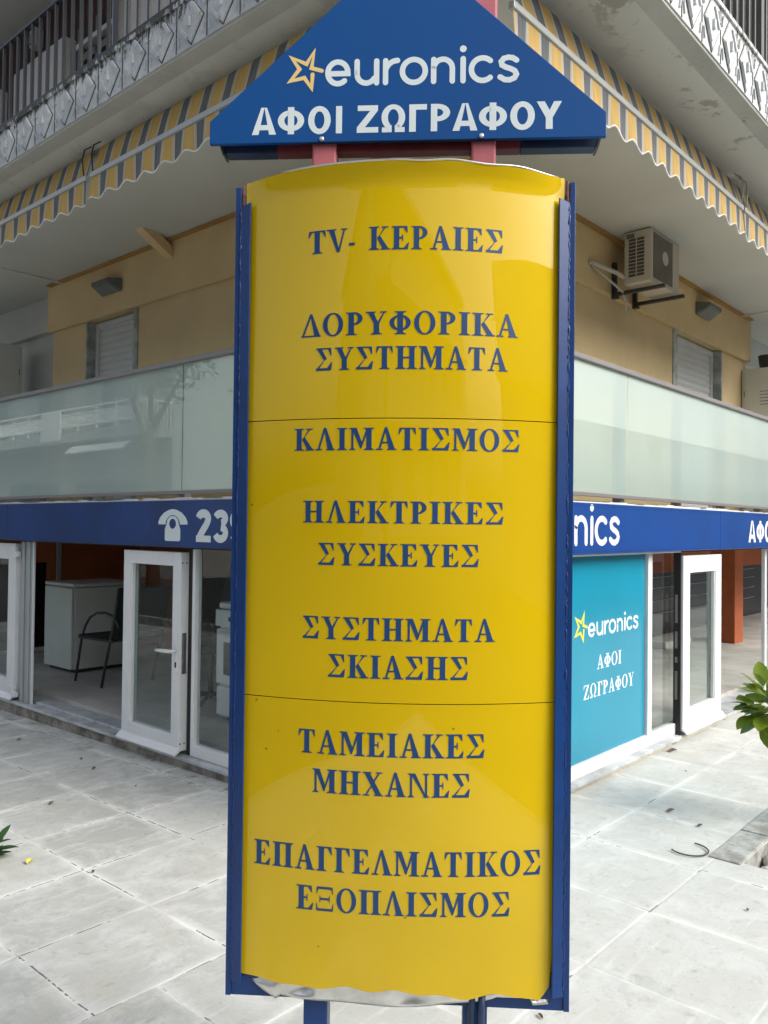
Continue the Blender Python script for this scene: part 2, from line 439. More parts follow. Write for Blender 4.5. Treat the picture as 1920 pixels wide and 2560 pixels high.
# ------------------------------------------------------------------ mesh helpers
PM = {}
class MB:
    def __init__(s): s.v = []; s.f = []
    def add(s, vs, fs):
        o = len(s.v); s.v += [tuple(p) for p in vs]; s.f += [tuple(i + o for i in f) for f in fs]
    def poly(s, pts): s.add(pts, [tuple(range(len(pts)))])
    def box(s, x0, x1, y0, y1, z0, z1):
        x0, x1 = min(x0, x1), max(x0, x1); y0, y1 = min(y0, y1), max(y0, y1); z0, z1 = min(z0, z1), max(z0, z1)
        s.add([(x0, y0, z0), (x1, y0, z0), (x1, y1, z0), (x0, y1, z0), (x0, y0, z1), (x1, y0, z1), (x1, y1, z1), (x0, y1, z1)],
              [(0, 3, 2, 1), (4, 5, 6, 7), (0, 1, 5, 4), (1, 2, 6, 5), (2, 3, 7, 6), (3, 0, 4, 7)])
    def prism(s, pts, vec):
        n = len(pts); b = [tuple(Vector(p) + Vector(vec)) for p in pts]
        s.add(list(pts) + b, [tuple(range(n))[::-1], tuple(range(n, 2 * n))] + [(i, (i + 1) % n, n + (i + 1) % n, n + i) for i in range(n)])
    def tube(s, path, r, k=8, cap=True):
        P = [Vector(p) for p in path]; n = len(P); rings = []
        up = None
        for i, p in enumerate(P):
            d = (P[min(i + 1, n - 1)] - P[max(i - 1, 0)]).normalized()
            a = Vector((0, 0, 1)) if abs(d.z) < 0.95 else Vector((1, 0, 0))
            if up is not None and abs(up.dot(d)) < 0.9: a = up
            e1 = d.cross(a).normalized(); e2 = e1.cross(d).normalized(); up = e2
            rr = r[i] if isinstance(r, (list, tuple)) else r
            rings.append([tuple(p + e1 * math.cos(2 * math.pi * j / k) * rr + e2 * math.sin(2 * math.pi * j / k) * rr) for j in range(k)])
        o = []
        for q in rings: o += q
        fs = [(i * k + j, i * k + (j + 1) % k, (i + 1) * k + (j + 1) % k, (i + 1) * k + j) for i in range(n - 1) for j in range(k)]
        if cap: fs += [tuple(range(k))[::-1], tuple(range((n - 1) * k, n * k))]
        s.add(o, fs)
    def grid(s, fn, nu, nv):
        vs = [fn(i / nu, j / nv) for j in range(nv + 1) for i in range(nu + 1)]
        s.add(vs, [(j * (nu + 1) + i, j * (nu + 1) + i + 1, (j + 1) * (nu + 1) + i + 1, (j + 1) * (nu + 1) + i) for j in range(nv) for i in range(nu)])
    def build(s, name, mat, parent=None, bevel=0.0, smooth=False, local=False, solid=0.0):
        me = bpy.data.meshes.new(name)
        vs = s.v
        if parent is not None and not local:
            inv = PM[parent].inverted(); vs = [tuple(inv @ Vector(p)) for p in vs]
        me.from_pydata(vs, [], s.f); me.update()
        bm = bmesh.new(); bm.from_mesh(me); bmesh.ops.recalc_face_normals(bm, faces=bm.faces); bm.to_mesh(me); bm.free()
        me.materials.append(MATS[mat])
        if smooth:
            for p in me.polygons: p.use_smooth = True
        o = bpy.data.objects.new(name, me); COL.objects.link(o)
        if parent is not None:
            o.parent = parent
        PM[o] = PM[parent] if parent is not None else Matrix.Identity(4)
        if solid:
            m = o.modifiers.new('thick', 'SOLIDIFY'); m.thickness = solid; m.offset = 0
        if bevel:
            m = o.modifiers.new('edge', 'BEVEL'); m.width = bevel; m.segments = 2; m.limit_method = 'ANGLE'; m.angle_limit = R(40)
        return o

def tag(o, label=None, cat=None, group=None, kind=None):
    if label: o['label'] = label
    if cat: o['category'] = cat
    if group: o['group'] = group
    if kind: o['kind'] = kind
    return o
def thing(name, label, cat, loc=(0, 0, 0), rot=None, group=None):
    o = bpy.data.objects.new(name, None); COL.objects.link(o)
    o.empty_display_size = 0.1
    m = Matrix.Translation(Vector(loc))
    if rot is not None: m = m @ rot.to_4x4()
    o.matrix_world = m
    PM[o] = m
    return tag(o, label, cat, group)
def part(name, mat, parent, *boxes, bevel=0.0, local=False, smooth=False):
    m = MB()
    for b in boxes: m.box(*b)
    return m.build(name, mat, parent, bevel, smooth, local)
# facade box: s along the facade, d outward from the shop-window plane, z up
def fb(F, s0, s1, d0, d1, z0, z1):
    return (-d1, -d0, s0, s1, z0, z1) if F == 'L' else (s0, s1, -d1, -d0, z0, z1)
def fp(F, s, d, z):
    return (-d, s, z) if F == 'L' else (s, -d, z)

def each(name, mat, parent, *boxes, bevel=0.0, local=False):
    return [part(name, mat, parent, b, bevel=bevel, local=local) for b in boxes]
def sheet_part(name, mat, parent, F, s0, s1, d, z0, z1):     # one thin clear pane
    m = MB(); m.poly([fp(F, s0, d, z0), fp(F, s1, d, z0), fp(F, s1, d, z1), fp(F, s0, d, z1)])
    return m.build(name, mat, parent)
# ------------------------------------------------------------------ lettering
def arc(cx, cy, rx, ry, a0, a1, n=14):
    return [(cx + rx * math.cos(R(a0 + (a1 - a0) * i / n)), cy + ry * math.sin(R(a0 + (a1 - a0) * i / n))) for i in range(n + 1)]
def ringp(cx, cy, rx, ry, ix, iy, a0=0, a1=360, n=28):
    o = arc(cx, cy, rx, ry, a0, a1, n); q = arc(cx, cy, ix, iy, a0, a1, n)
    return [[o[i], o[i + 1], q[i + 1], q[i]] for i in range(n)]
def stroke(path, w, caps=True):
    P = [Vector(p) for p in path]; n = len(P); L = []; Rr = []
    closed = (P[0] - P[-1]).length < 1e-6
    for i in range(n):
        a = P[i] - P[i - 1] if i > 0 else (P[-1] - P[-2] if closed else P[1] - P[0])
        b = P[i + 1] - P[i] if i < n - 1 else (P[1] - P[0] if closed else P[-1] - P[-2])
        a = a.normalized(); b = b.normalized()
        t = (a + b)
        t = t.normalized() if t.length > 1e-4 else a
        nn = Vector((-t.y, t.x)); k = max(0.45, abs(nn.dot(Vector((-b.y, b.x)))))
        L.append(P[i] + nn * (w / 2 / k)); Rr.append(P[i] - nn * (w / 2 / k))
    out = [[tuple(L[i]), tuple(L[i + 1]), tuple(Rr[i + 1]), tuple(Rr[i])] for i in range(n - 1)]
    if caps and not closed:
        for p, q in ((P[0], P[1]), (P[-1], P[-2])):
            d = (p - q); a = math.degrees(math.atan2(d.y, d.x))
            out.append(arc(p.x, p.y, w / 2, w / 2, a - 90, a + 90, 8))
    return out
def rc(x0, y0, x1, y1): return [(x0, y0), (x1, y0), (x1, y1), (x0, y1)]
def stem(x0, x1, y0=0.0, y1=1.0, b=0.13, t=0.055, top=True, bot=True):
    x0 -= .012; x1 += .022
    p = []
    if bot: p += [(x0 - b, y0), (x1 + b, y0), (x1 + b, y0 + t * .7), (x1 + .04, y0 + t), (x1, y0 + t + .05)]
    else: p += [(x0, y0), (x1, y0)]
    if top: p += [(x1, y1 - t - .05), (x1 + .04, y1 - t), (x1 + b, y1 - t * .7), (x1 + b, y1), (x0 - b, y1), (x0 - b, y1 - t * .7), (x0 - .04, y1 - t), (x0, y1 - t - .05)]
    else: p += [(x1, y1), (x0, y1)]
    if bot: p += [(x0, y0 + t + .05), (x0 - .04, y0 + t), (x0 - b, y0 + t * .7)]
    return p
def serif(c):
    S = stem
    if c == 'I': return .52, [S(.15, .37)]
    if c == 'E': return .86, [S(.14, .36), rc(.36, .935, .76, 1), [(.58, .935), (.77, 1), (.79, .72), (.76, .72)], rc(.36, .46, .55, .53), [(.52, .36), (.57, .36), (.57, .64), (.52, .64)], rc(.36, 0, .80, .065), [(.60, .065), (.80, 0), (.85, .30), (.82, .30)]]
    if c == 'T': return .88, [S(.33, .55, top=False), rc(.05, .935, .83, 1), [(.05, 1), (.02, .70), (.05, .70), (.19, .935)], [(.83, 1), (.69, .935), (.83, .70), (.86, .70)]]
    if c == 'V': return .98, [[(.10, .96), (.36, .96), (.62, .0), (.50, -.02)], [(.80, .96), (.87, .96), (.62, .0), (.54, .06)], rc(0, .945, .46, 1), rc(.68, .945, .98, 1)]
    if c == 'A': return .98, [[(.42, 1.02), (.54, 1.02), (.92, .05), (.62, .05)], [(.42, 1.0), (.48, .86), (.22, .05), (.12, .05)], rc(.24, .30, .66, .37), rc(.0, 0, .33, .065), rc(.54, 0, 1.0, .055)]
    if c == 'L': return .98, [[(.42, 1.02), (.54, 1.02), (.92, .05), (.62, .05)], [(.42, 1.0), (.48, .86), (.22, .05), (.12, .05)], rc(.0, 0, .33, .065), rc(.54, 0, 1.0, .055)]
    if c == 'D': return .94, [[(.44, 1.02), (.54, 1.02), (.92, .06), (.65, .06)], [(.44, 1.0), (.48, .86), (.16, .06), (.06, .06)], rc(.02, 0, .96, .07)]
    if c == 'K': return 1.0, [S(.14, .36), [(.36, .40), (.40, .46), (.84, .96), (.74, .96)], [(.40, .50), (.52, .64), (.96, .05), (.68, .05)], rc(.62, .945, .95, 1), rc(.58, 0, 1.04, .055)]
    if c == 'P': return .82, [S(.14, .36)] + ringp(.36, .72, .42, .28, .20, .215, -90, 90, 14)
    if c == 'S': return .90, [rc(.05, .935, .82, 1), [(.82, 1), (.66, .935), (.80, .66), (.84, .66)], [(.05, 1), (.31, 1), (.60, .51), (.46, .44)], [(.46, .46), (.54, .52), (.20, .10), (.04, .05)], rc(.04, 0, .82, .11), [(.82, 0), (.62, .11), (.83, .36), (.88, .36)]]
    if c == 'Y': return .96, [[(.10, .96), (.36, .96), (.60, .46), (.38, .46)], [(.80, .96), (.87, .96), (.60, .44), (.52, .50)], S(.38, .60, 0, .47, top=False), rc(0, .945, .45, 1), rc(.66, .945, .96, 1)]
    if c == 'F': return 1.02, [S(.40, .62, b=.14)] + ringp(.51, .5, .48, .34, .27, .275)
    if c == 'O': return 1.0, ringp(.5, .5, .48, .52, .26, .455)
    if c == 'H': return 1.06, [S(.14, .36), S(.70, .92), rc(.36, .47, .70, .54)]
    if c == 'M': return 1.22, [S(.12, .19, b=.11), S(.86, 1.08), [(.12, 1), (.36, 1), (.66, .28), (.56, .05)], [(.86, 1), (.94, .9), (.60, .05), (.55, .12)]]
    if c == 'G': return .78, [S(.14, .36), rc(.36, .935, .74, 1), [(.56, .935), (.75, 1), (.78, .66), (.75, .66)]]
    if c == 'R': return 1.06, [S(.14, .36), S(.70, .92), rc(.36, .935, .70, 1)]
    if c == 'X': return .90, [rc(.07, .90, .83, 1), [(.07, 1), (.04, .70), (.07, .70), (.14, .9)], [(.83, 1), (.76, .9), (.83, .70), (.86, .70)], rc(.22, .45, .68, .54), rc(.20, .36, .24, .63), rc(.66, .36, .70, .63), rc(.05, 0, .85, .10), [(.05, 0), (.12, .1), (.05, .32), (.02, .32)], [(.85, 0), (.88, .32), (.85, .32), (.78, .1)]]
    if c == 'N': return 1.04, [S(.12, .19, b=.11, ), S(.84, .91, b=.11), [(.12, 1), (.36, 1), (.91, .0), (.84, -.03)]]
    if c == 'C': return 1.0, [[(.08, .96), (.36, .96), (.92, .05), (.64, .05)], [(.76, .96), (.85, .96), (.52, .50), (.46, .56)], [(.46, .40), (.42, .46), (.13, .05), (.22, .05)], rc(0, .945, .44, 1), rc(.64, .945, .96, 1), rc(.02, 0, .34, .055), rc(.56, 0, 1.0, .055)]
    if c == 'Z': return .86, [rc(.06, .935, .82, 1), [(.06, 1), (.03, .70), (.06, .70), (.18, .935)], [(.56, .935), (.82, .935), (.30, .065), (.03, .065)], rc(.03, 0, .80, .065), [(.80, 0), (.85, .32), (.82, .32), (.64, .065)]]
    if c == 'W': return 1.02, ringp(.5, .56, .46, .46, .25, .40, -62, 242, 24) + [rc(.05, 0, .38, .11), rc(.62, 0, .95, .11), rc(.28, .05, .40, .22), rc(.60, .05, .72, .22)]
    if c == '-': return .42, [rc(.06, .24, .36, .36)]
    if c == ' ': return .36, []
    raise KeyError(c)
def sans(c):
    if c == 'A': return .92, [[(.36, 1), (.48, 1), (.26, 0), (0, 0)], [(.48, 1), (.58, 1), (.94, 0), (.67, 0)], rc(.24, .17, .70, .36)]
    if c == 'F': return 1.0, [rc(.38, 0, .62, 1)] + ringp(.5, .5, .5, .39, .25, .22)
    if c == 'O': return .90, ringp(.45, .5, .45, .52, .20, .32)
    if c == 'I': return .25, [rc(0, 0, .25, 1)]
    if c == 'Z': return .84, [rc(.03, .80, .82, 1), [(.52, .8), (.82, .8), (.32, .2), (.0, .2)], rc(0, 0, .84, .2)]
    if c == 'W': return .92, ringp(.46, .54, .46, .48, .21, .30, -58, 238, 24) + [rc(.02, 0, .40, .18), rc(.52, 0, .90, .18), rc(.22, .1, .40, .26), rc(.52, .1, .70, .26)]
    if c == 'G': return .66, [rc(0, 0, .25, 1), rc(.25, .8, .66, 1)]
    if c == 'P': return .76, [rc(0, 0, .25, 1)] + ringp(.25, .68, .5, .32, .23, .14, -90, 90, 14)
    if c == 'Y': return .92, [[(0, 1), (.29, 1), (.59, .48), (.34, .40)], [(.63, 1), (.92, 1), (.59, .42), (.36, .46)], rc(.335, 0, .585, .46)]
    if c == ' ': return .38, []
    raise KeyError(c)
# rounded lower-case word, x-height 1: list of (letter box x0, strokes)
def rounded_word():
    W = .2; o = []
    k = 0.0
    o += stroke([(k + .20, .47), (k + .84, .47)] + arc(k + .47, .5, .37, .40, 0, 312, 26)[1:], W)
    k = 1.08
    o += stroke([(k + .1, .90), (k + .1, .42)] + arc(k + .44, .44, .34, .34, 180, 330, 14), W) + stroke([(k + .82, .90), (k + .82, .10)], W)
    k = 2.13
    o += stroke([(k + .1, .90), (k + .1, .10)], W) + stroke(arc(k + .55, .48, .45, .42, 168, 92, 8), W)
    k = 2.74
    o += stroke(arc(k + .525, .5, .42, .42, 0, 360, 32), W)
    k = 3.89
    o += stroke([(k + .1, .90), (k + .1, .10)], W) + stroke(arc(k + .44, .56, .34, .34, 165, 0, 14) + [(k + .78, .10)], W)
    k = 4.95
    o += stroke([(k + .11, .90), (k + .11, .10)], W) + [arc(k + .11, 1.26, .125, .125, 0, 360, 16)[:-1]]
    k = 5.27
    o += stroke(arc(k + .5, .5, .41, .41, 48, 312, 22), W)
    k = 6.29
    o += stroke([(k + .70, .80), (k + .56, .89), (k + .40, .91), (k + .24, .87), (k + .15, .76), (k + .18, .63), (k + .32, .55), (k + .50, .49), (k + .64, .41), (k + .70, .29), (k + .63, .16), (k + .46, .09), (k + .28, .10), (k + .11, .20)], W)
    return 7.1, o
STAR = [(-.189, 1.185), (-.213, 1.192), (-.207, 1.229), (-.224, 1.201), (-.258, 1.216), (-.24, 1.19), (-.261, 1.163), (-.229, 1.17), (-.212, 1.146), (-.21, 1.177)]
def star_polys(): return stroke([((x + .261) / .062, (y - 1.148) / .062) for x, y in STAR], .15, True)
def layout(font, text, gap=.10):
    x = 0; out = []
    for ch in text:
        wd, ps = font(ch)
        out.append((x, ps)); x += wd + gap
    return x - gap, out
def letters_mesh(polys, fn, off=0.0005, step=0.000012):
    m = MB()
    for i, p in enumerate(polys):
        m.poly([fn(u, v, off + step * (i % 9)) for u, v in p])
    return m
def text_polys(font, text, x0, x1, z0, h, gap=.10):
    wd, gl = layout(font, text, gap); k = (x1 - x0) / wd; out = []
    for gx, ps in gl:
        for p in ps: out.append([(x0 + (gx + u) * k, z0 + v * h) for u, v in p])
    return out
GR = {'Α': 'A', 'Φ': 'F', 'Ο': 'O', 'Ι': 'I', 'Ζ': 'Z', 'Ω': 'W', 'Γ': 'G', 'Ρ': 'P', 'Υ': 'Y', 'Κ': 'K', 'Ε': 'E', 'Σ': 'S', 'Δ': 'D', 'Τ': 'T', 'Η': 'H', 'Μ': 'M', 'Λ': 'L', 'Π': 'R', 'Ξ': 'X', 'Ν': 'N', 'Χ': 'C', 'V': 'V', '-': '-', ' ': ' ', 'T': 'T'}
def gk(s): return ''.join(GR[c] for c in s)

# ------------------------------------------------------------------ ground
def ground_z(y): return -0.0145 * max(0.0, y - 0.4)
m = MB()
XS = [-4.4, .80, 3.4, 14]; YS = [-3.6, -1.9, -1.08, .4, 14]
for i in range(3):
    for j in range(4):
        if i == 1 and j == 1: continue
        x0, x1, y0, y1 = XS[i], XS[i + 1], YS[j], YS[j + 1]
        m.add([(x0, y0, ground_z(y0)), (x1, y0, ground_z(y0)), (x1, y1, ground_z(y1)), (x0, y1, ground_z(y1))], [(0, 1, 2, 3)])
tag(m.build('pavement', 'pavement'), kind='structure')
m = MB(); m.box(-300, 300, -300, 300, -.5, -.16)
tag(m.build('road', 'asphalt'), kind='structure')
m = MB(); m.box(-4.52, -4.4, -3.72, 14, -.3, -.004); m.box(-4.4, 14, -3.72, -3.6, -.3, -.004)
tag(m.build('kerb', 'kerb', bevel=.01), kind='structure')
m = MB(); m.box(.75, 3.45, -1.95, -1.05, -.155, -.11)
tag(m.build('planting_bed', 'soil'), kind='structure')

# ------------------------------------------------------------------ the apartment building
bld = thing('apartment_building', 'cream and yellow corner apartment block with shop windows below and striped awnings above', 'building')
part('plinth', 'plinth', bld, (-.04, .3, -.03, 12, -.3, .03))
tag(part('plinth', 'plinth_cream', bld, (.3, 14, -.03, .3, -.2, .028)), 'flaking cream painted plinth')
part('sill', 'marble', bld, fb('L', -.06, 12, -.2, .062, .03, .052), bevel=.004)
part('sill', 'marble', bld, fb('R', .2, 14, -.2, .062, .028, .052), bevel=.004)
part('shop_floor', 'shop_floor', bld, (.2, 13, .2, 6.6, -.1, .082))
part('ground_floor_ceiling', 'shop_ceiling', bld, (-.048, 14, -.048, 12, 1.49, 1.664))
# rough rim of the slab above the shop boards
m = MB()
for F in 'LR':
    for i in range(90):
        s = -.09 + i * .12
        h = 1.652 + random.random() * .014
        m.box(*fb(F, s, s + .12, .05, .092, 1.60, h))
m.build('slab_edge', 'wall_white', bld)
# first-floor wall with the two shuttered windows
each('wall', 'wall_yellow', bld, (.78, .98, .70, 3.985, 1.664, 3.812), (.78, .98, 4.784, 5.45, 1.664, 3.812), (.80, .98, 3.985, 4.784, 3.37, 3.812))
each('wall', 'wall_yellow', bld, (.98, 4.40, .70, .90, 1.664, 3.812), (5.58, 6.33, .70, .90, 1.664, 3.812), (4.40, 5.58, .72, .90, 3.37, 3.812))
part('wall_beam', 'beam_yellow', bld, (.74, .779, .65, 5.50, 3.36, 3.811), bevel=.006)
part('wall_beam', 'beam_yellow', bld, (.779, 6.38, .65, .699, 3.36, 3.811), bevel=.006)
each('ceiling_trim', 'trim_yellow', bld, (.69, .739, .60, 5.44, 3.797, 3.811), (.739, 6.30, .60, .649, 3.797, 3.811))
each('wall', 'wall_white', bld, (1.0, 1.2, 5.45, 12, 1.664, 3.812), (.92, .999, 5.502, 12, 3.46, 3.811))
each('wall', 'wall_white', bld, (6.34, 14, .98, 1.2, 1.664, 3.812), (6.382, 14, .90, .979, 3.46, 3.811))
each('end_wall', 'wall_yellow', bld, (.982, 1.2, 5.30, 5.448, 1.664, 3.812), (6.2, 6.328, .902, 1.1, 1.664, 3.812))
part('low_panel', 'box_card', bld, (.95, .998, 5.55, 6.1, 1.664, 2.72))
def window(F, s0, s1, z0, z1, dw):
    w_ = MB()
    n = 26
    for i in range(n):                      # corrugated roller shutter slats
        a = z0 + (z1 - z0) * i / n; b = z0 + (z1 - z0) * (i + 1) / n; h = b - a
        prof = [(dw, a), (dw + .008, a + h * .25), (dw + .010, a + h * .5), (dw + .007, a + h * .8), (dw - .001, a + h * .93), (dw - .001, b)]
        for (d0, za), (d1, zb) in zip(prof, prof[1:]):
            w_.poly([fp(F, s0, d0, za), fp(F, s1, d0, za), fp(F, s1, d1, zb), fp(F, s0, d1, zb)])
    win = part('window', 'white_pvc', bld, fb(F, s0, s0 + .045, dw - .01, dw + .03, z0, z1), fb(F, s1 - .045, s1, dw - .01, dw + .03, z0, z1), fb(F, s0 + .045, s1 - .045, dw - .01, dw + .03, z1 - .045, z1), bevel=.004)
    w_.build('shutter', 'shutter', win)
    return win
dL, dR = -.78, -.70
wl = window('L', 3.995, 4.775, 1.70, 3.355, dL - .10)
each('jamb', 'jamb_marble', wl, fb('L', 4.776, 4.80, dL - .10, dL + .012, 1.70, 3.357), fb('L', 3.93, 3.994, dL - .10, dL + .012, 1.70, 3.357), bevel=.003)
wr = window('R', 4.42, 5.57, 1.70, 3.355, dR - .10)
each('jamb', 'jamb_marble', wr, fb('R', 5.571, 5.60, dR - .10, dR + .012, 1.70, 3.357), fb('R', 4.33, 4.419, dR - .10, dR + .012, 1.70, 3.357), bevel=.003)
# slab over the balcony
part('balcony_slab', 'soffit', bld, (-.758, 14, -.868, 12, 3.812, 4.03))
each('slab_rim', 'slab_rim', bld, (-.76, -.665, -.87, 12, 3.798, 3.8115), (-.665, 14, -.87, -.775, 3.798, 3.8115), bevel=.006)
part('ceiling_batten', 'wall_white', bld, (-.6, .9, 5.205, 5.235, 3.795, 3.811))
part('ceiling_batten', 'wall_white', bld, (6.02, 6.05, -.6, .64, 3.795, 3.811))
def relief_panel(F, d, s0, s1, zb, zt, mat, period, phase):
    m = MB(); gm = MB()
    m.box(*fb(F, s0, s1, d - .05, d, zb, zt))
    m.box(*fb(F, s0, s1, d - .03, d + .012, zt, zt + .022))
    zc = (zb + zt) / 2; hz = (zt - zb) / 2
    k0 = int((s0 - phase) / period); k1 = int((s1 - phase) / period)
    for k in range(k0, k1):
        c = phase + k * period
        if c - period / 2 < s0: continue
        a, h = period * .40, hz * .97
        def rhomb(a, h, e0, a2, h2, e1):
            o = [fp(F, c - a, e0, zc), fp(F, c, e0, zc - h), fp(F, c + a, e0, zc), fp(F, c, e0, zc + h)]
            i = [fp(F, c - a2, e1, zc), fp(F, c, e1, zc - h2), fp(F, c + a2, e1, zc), fp(F, c, e1, zc + h2)]
            m.add(o + i, [(4, 5, 6, 7)] + [(j, (j + 1) % 4, 4 + (j + 1) % 4, 4 + j) for j in range(4)])
        rhomb(a * .97, h * .97, d, a * .90, h * .90, d + .009)
        nrm = Vector(fp(F, 0, 1, 0))
        def bar(mm, q0, q1, wd_, ht):
            p0 = Vector(fp(F, q0[0], d, q0[1])); p1 = Vector(fp(F, q1[0], d, q1[1]))
            t_ = (p1 - p0).cross(nrm).normalized() * (wd_ / 2)
            mm.prism([tuple(p0 - t_), tuple(p0 + t_), tuple(p1 + t_), tuple(p1 - t_)], tuple(nrm * ht))
        cs = [(c - a, zc), (c, zc - h), (c + a, zc), (c, zc + h)]
        for j in range(4): bar(gm, cs[j], cs[(j + 1) % 4], .0055, .0035)
        m.box(*fb(F, c - .006, c + .010, d + .0085, d + .022, zc - .026, zc + .022))
        # raised bars along the lower-left and upper-right edges of each rhomb
        sl_ = -1 if F == 'R' else 1
        for sg in (-1, 1):
            bar(m, (c - sg * sl_ * a * .80, zc + sg * h * .04), (c - sg * sl_ * a * .20, zc + sg * h * .70), .018, .018)
        g = c + period / 2
        for sg in (-1, 1):
            for q in (-.030, .030):
                bar(m, (g + q, zc + sg * hz * .78), (g + q * .6, zc + sg * hz * .40), .008, .009)
        bar(gm, (g, zb), (g, zt), .004, .004)
    gm.build('relief_joint', 'relief_gap', bld)
    m.build('relief_panel', mat, bld)
relief_panel('L', .766, -.872, 9, 3.815, 4.045, 'relief_left', .2485, 1.001)
relief_panel('R', .876, -.70, 9, 3.815, 4.095, 'relief_right', .246, 1.16)
# second-floor wall, shutters and ceiling
each('upper_wall', 'brown_wall', bld, (.32, .5, .32, 12, 4.03, 6.07), (.5, 14, .32, .5, 4.03, 6.07))
part('upper_slab', 'soffit', bld, (-.74, 14, -.85, 12, 6.07, 6.32))
part('wall_panel', 'upper_white', bld, (.20, .315, 4.19, 5.13, 4.04, 5.56), bevel=.01)
part('wall_panel', 'upper_white', bld, (.20, .315, 2.0, 3.44, 4.04, 6.05), bevel=.01)
part('wall_panel', 'upper_white', bld, (-.2, .25, 5.35, 5.39, 4.04, 5.50), bevel=.01)
uw = part('window', 'win_grey', bld, (.27, .318, 3.50, 3.56, 4.04, 5.60), (.27, .318, 4.02, 4.10, 4.04, 5.60), (.27, .318, 3.56, 4.02, 5.30, 5.36), (.27, .318, 3.56, 4.02, 4.6, 4.66), (.27, .318, 3.76, 3.81, 4.04, 5.6))
part('window_sill', 'upper_white', uw, (.255, .3175, 3.46, 4.10, 5.42, 5.46))
part('pane', 'dark_glass', uw, (.30, .317, 3.56, 4.02, 4.04, 5.4))
for s0 in (1.2, 2.25, 3.3, 4.4):
    f = part('window', 'win_grey', bld, (s0, s0 + .9, .285, .318, 4.05, 5.9))
    m = MB()
    for k in range(6): m.box(s0 + .05 + k * .14, s0 + .13 + k * .14, .275, .286, 4.1, 5.8)
    m.build('shutter', 'upper_white' if s0 > 3 else 'dark_iron', f)

# ---- shop interior
each('interior_wall', 'orange_wall', bld, (2.45, 2.6, 2.2, 6.6, .93, 1.49), (.2, 2.45, 6.5, 6.6, 1.06, 1.49), (1.28, 2.45, 6.5, 6.6, .08, 1.06), (2.6, 12, 2.2, 2.35, .92, 1.49))
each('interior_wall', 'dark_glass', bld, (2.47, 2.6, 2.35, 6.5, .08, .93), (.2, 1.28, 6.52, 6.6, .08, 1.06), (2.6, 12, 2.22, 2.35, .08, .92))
each('interior_column', 'orange_wall', bld, (7.55, 7.86, 1.2, 1.5, .08, 1.49), (2.40, 2.62, 2.15, 2.36, .08, 1.49), (2.43, 2.449, 5.6, 6.5, .08, .95))
each('interior_sill', 'box_card', bld, (3.2, 6.1, 1.9, 2.215, .08, .30), (6.4, 7.2, 1.6, 1.9, .08, .17), (.2, 1.28, 6.44, 6.518, .082, .135), bevel=.02)
m = MB()
for zz in (.38, .55, .72, .86): m.box(2.7, 11.5, 2.19, 2.2, zz, zz + .008)
for xx in (3.3, 4.4, 5.5, 6.6, 8.6, 9.7): m.box(xx, xx + .03, 2.18, 2.2, .3, .92)
m.build('window_bars', 'alu_bar', bld)
part('pole', 'alu_bar', bld, (1.37, 1.41, 6.44, 6.48, .08, 1.49))

# ---- shop front, left
def leaf_door(F, s0, s1, d0, d1, z0, z1, fw, name='door'):
    dr = part(name, 'white_pvc', bld, fb(F, s0, s0 + fw, d0, d1, z0, z1), fb(F, s1 - fw, s1, d0, d1, z0, z1), fb(F, s0 + fw, s1 - fw, d0, d1, z1 - fw, z1), fb(F, s0 + fw, s1 - fw, d0, d1, z0, z0 + fw * 1.1), bevel=.004)
    dm = (d0 + d1) / 2
    each('bead', 'white_pvc', dr, fb(F, s0 + fw, s0 + fw + .012, dm, d1 - .008, z0 + fw, z1 - fw), fb(F, s1 - fw - .012, s1 - fw, dm, d1 - .008, z0 + fw, z1 - fw), bevel=.002)
    sheet_part('glass', 'door_glass', dr, F, s0 + fw + .001, s1 - fw - .001, dm - .004, z0 + fw * 1.1, z1 - fw)
    m = MB()
    a = [fp(F, s0 - .012, d1 - .002, z0 + .025), fp(F, s0 - .012, d1 + .036, z0 - .012), fp(F, s0 - .012, d1 + .034, z0 - .02), fp(F, s0 - .012, d1 - .004, z0 + .004)]
    v = Vector(fp(F, s1 + .012, 0, 0)) - Vector(fp(F, s0 - .012, 0, 0))
    m.prism(a, tuple(v))
    m.build('drip_strip', 'white_pvc', dr)
    return dr
d1_ = leaf_door('L', 4.36, 5.30, -.012, .045, .078, 1.325, .13)
m = MB()
for zz in (.085, 1.22):
    m = MB(); m.box(*fb('L', 4.30, 4.37, .03, .062, zz, zz + .042)); m.box(*fb('L', 4.34, 4.41, .03, .06, zz + .040, zz + .084)); m.build('hinge', 'white_pvc', d1_, bevel=.003)
hp = part('door_post', 'door_grey', bld, fb('L', 4.125, 4.335, -.012, .012, .052, 1.345), fb('L', 4.16, 4.20, .0125, .022, .052, 1.345), fb('L', 4.25, 4.29, .0125, .026, .052, 1.345), bevel=.005)
part('edge_strip', 'white_pvc', hp, fb('L', 4.108, 4.124, .0, .014, .052, 1.345))
part('threshold', 'marble', bld, fb('L', 2.05, 4.10, -.14, -.02, .052, .072), bevel=.004)
d2_ = leaf_door('L', 2.037, 2.702, -.002, .06, .078, 1.322, .088)
m = MB(); m.box(*fb('L', 2.055, 2.085, .06, .068, .555, .80))
pl = m.build('handle_plate', 'white_pvc', d2_, bevel=.006)
m = MB(); m.tube([fp('L', 2.07, .066, .705), fp('L', 2.07, .11, .705), fp('L', 2.085, .118, .706), fp('L', 2.15, .118, .703), fp('L', 2.225, .112, .699)], [.011, .011, .012, .012, .009], 10)
m.build('handle', 'white_pvc', d2_, smooth=True)
m = MB(); m.box(*fb('L', 2.062, 2.078, .068, .0705, .60, .634)); m.build('keyhole', 'bracket', d2_)
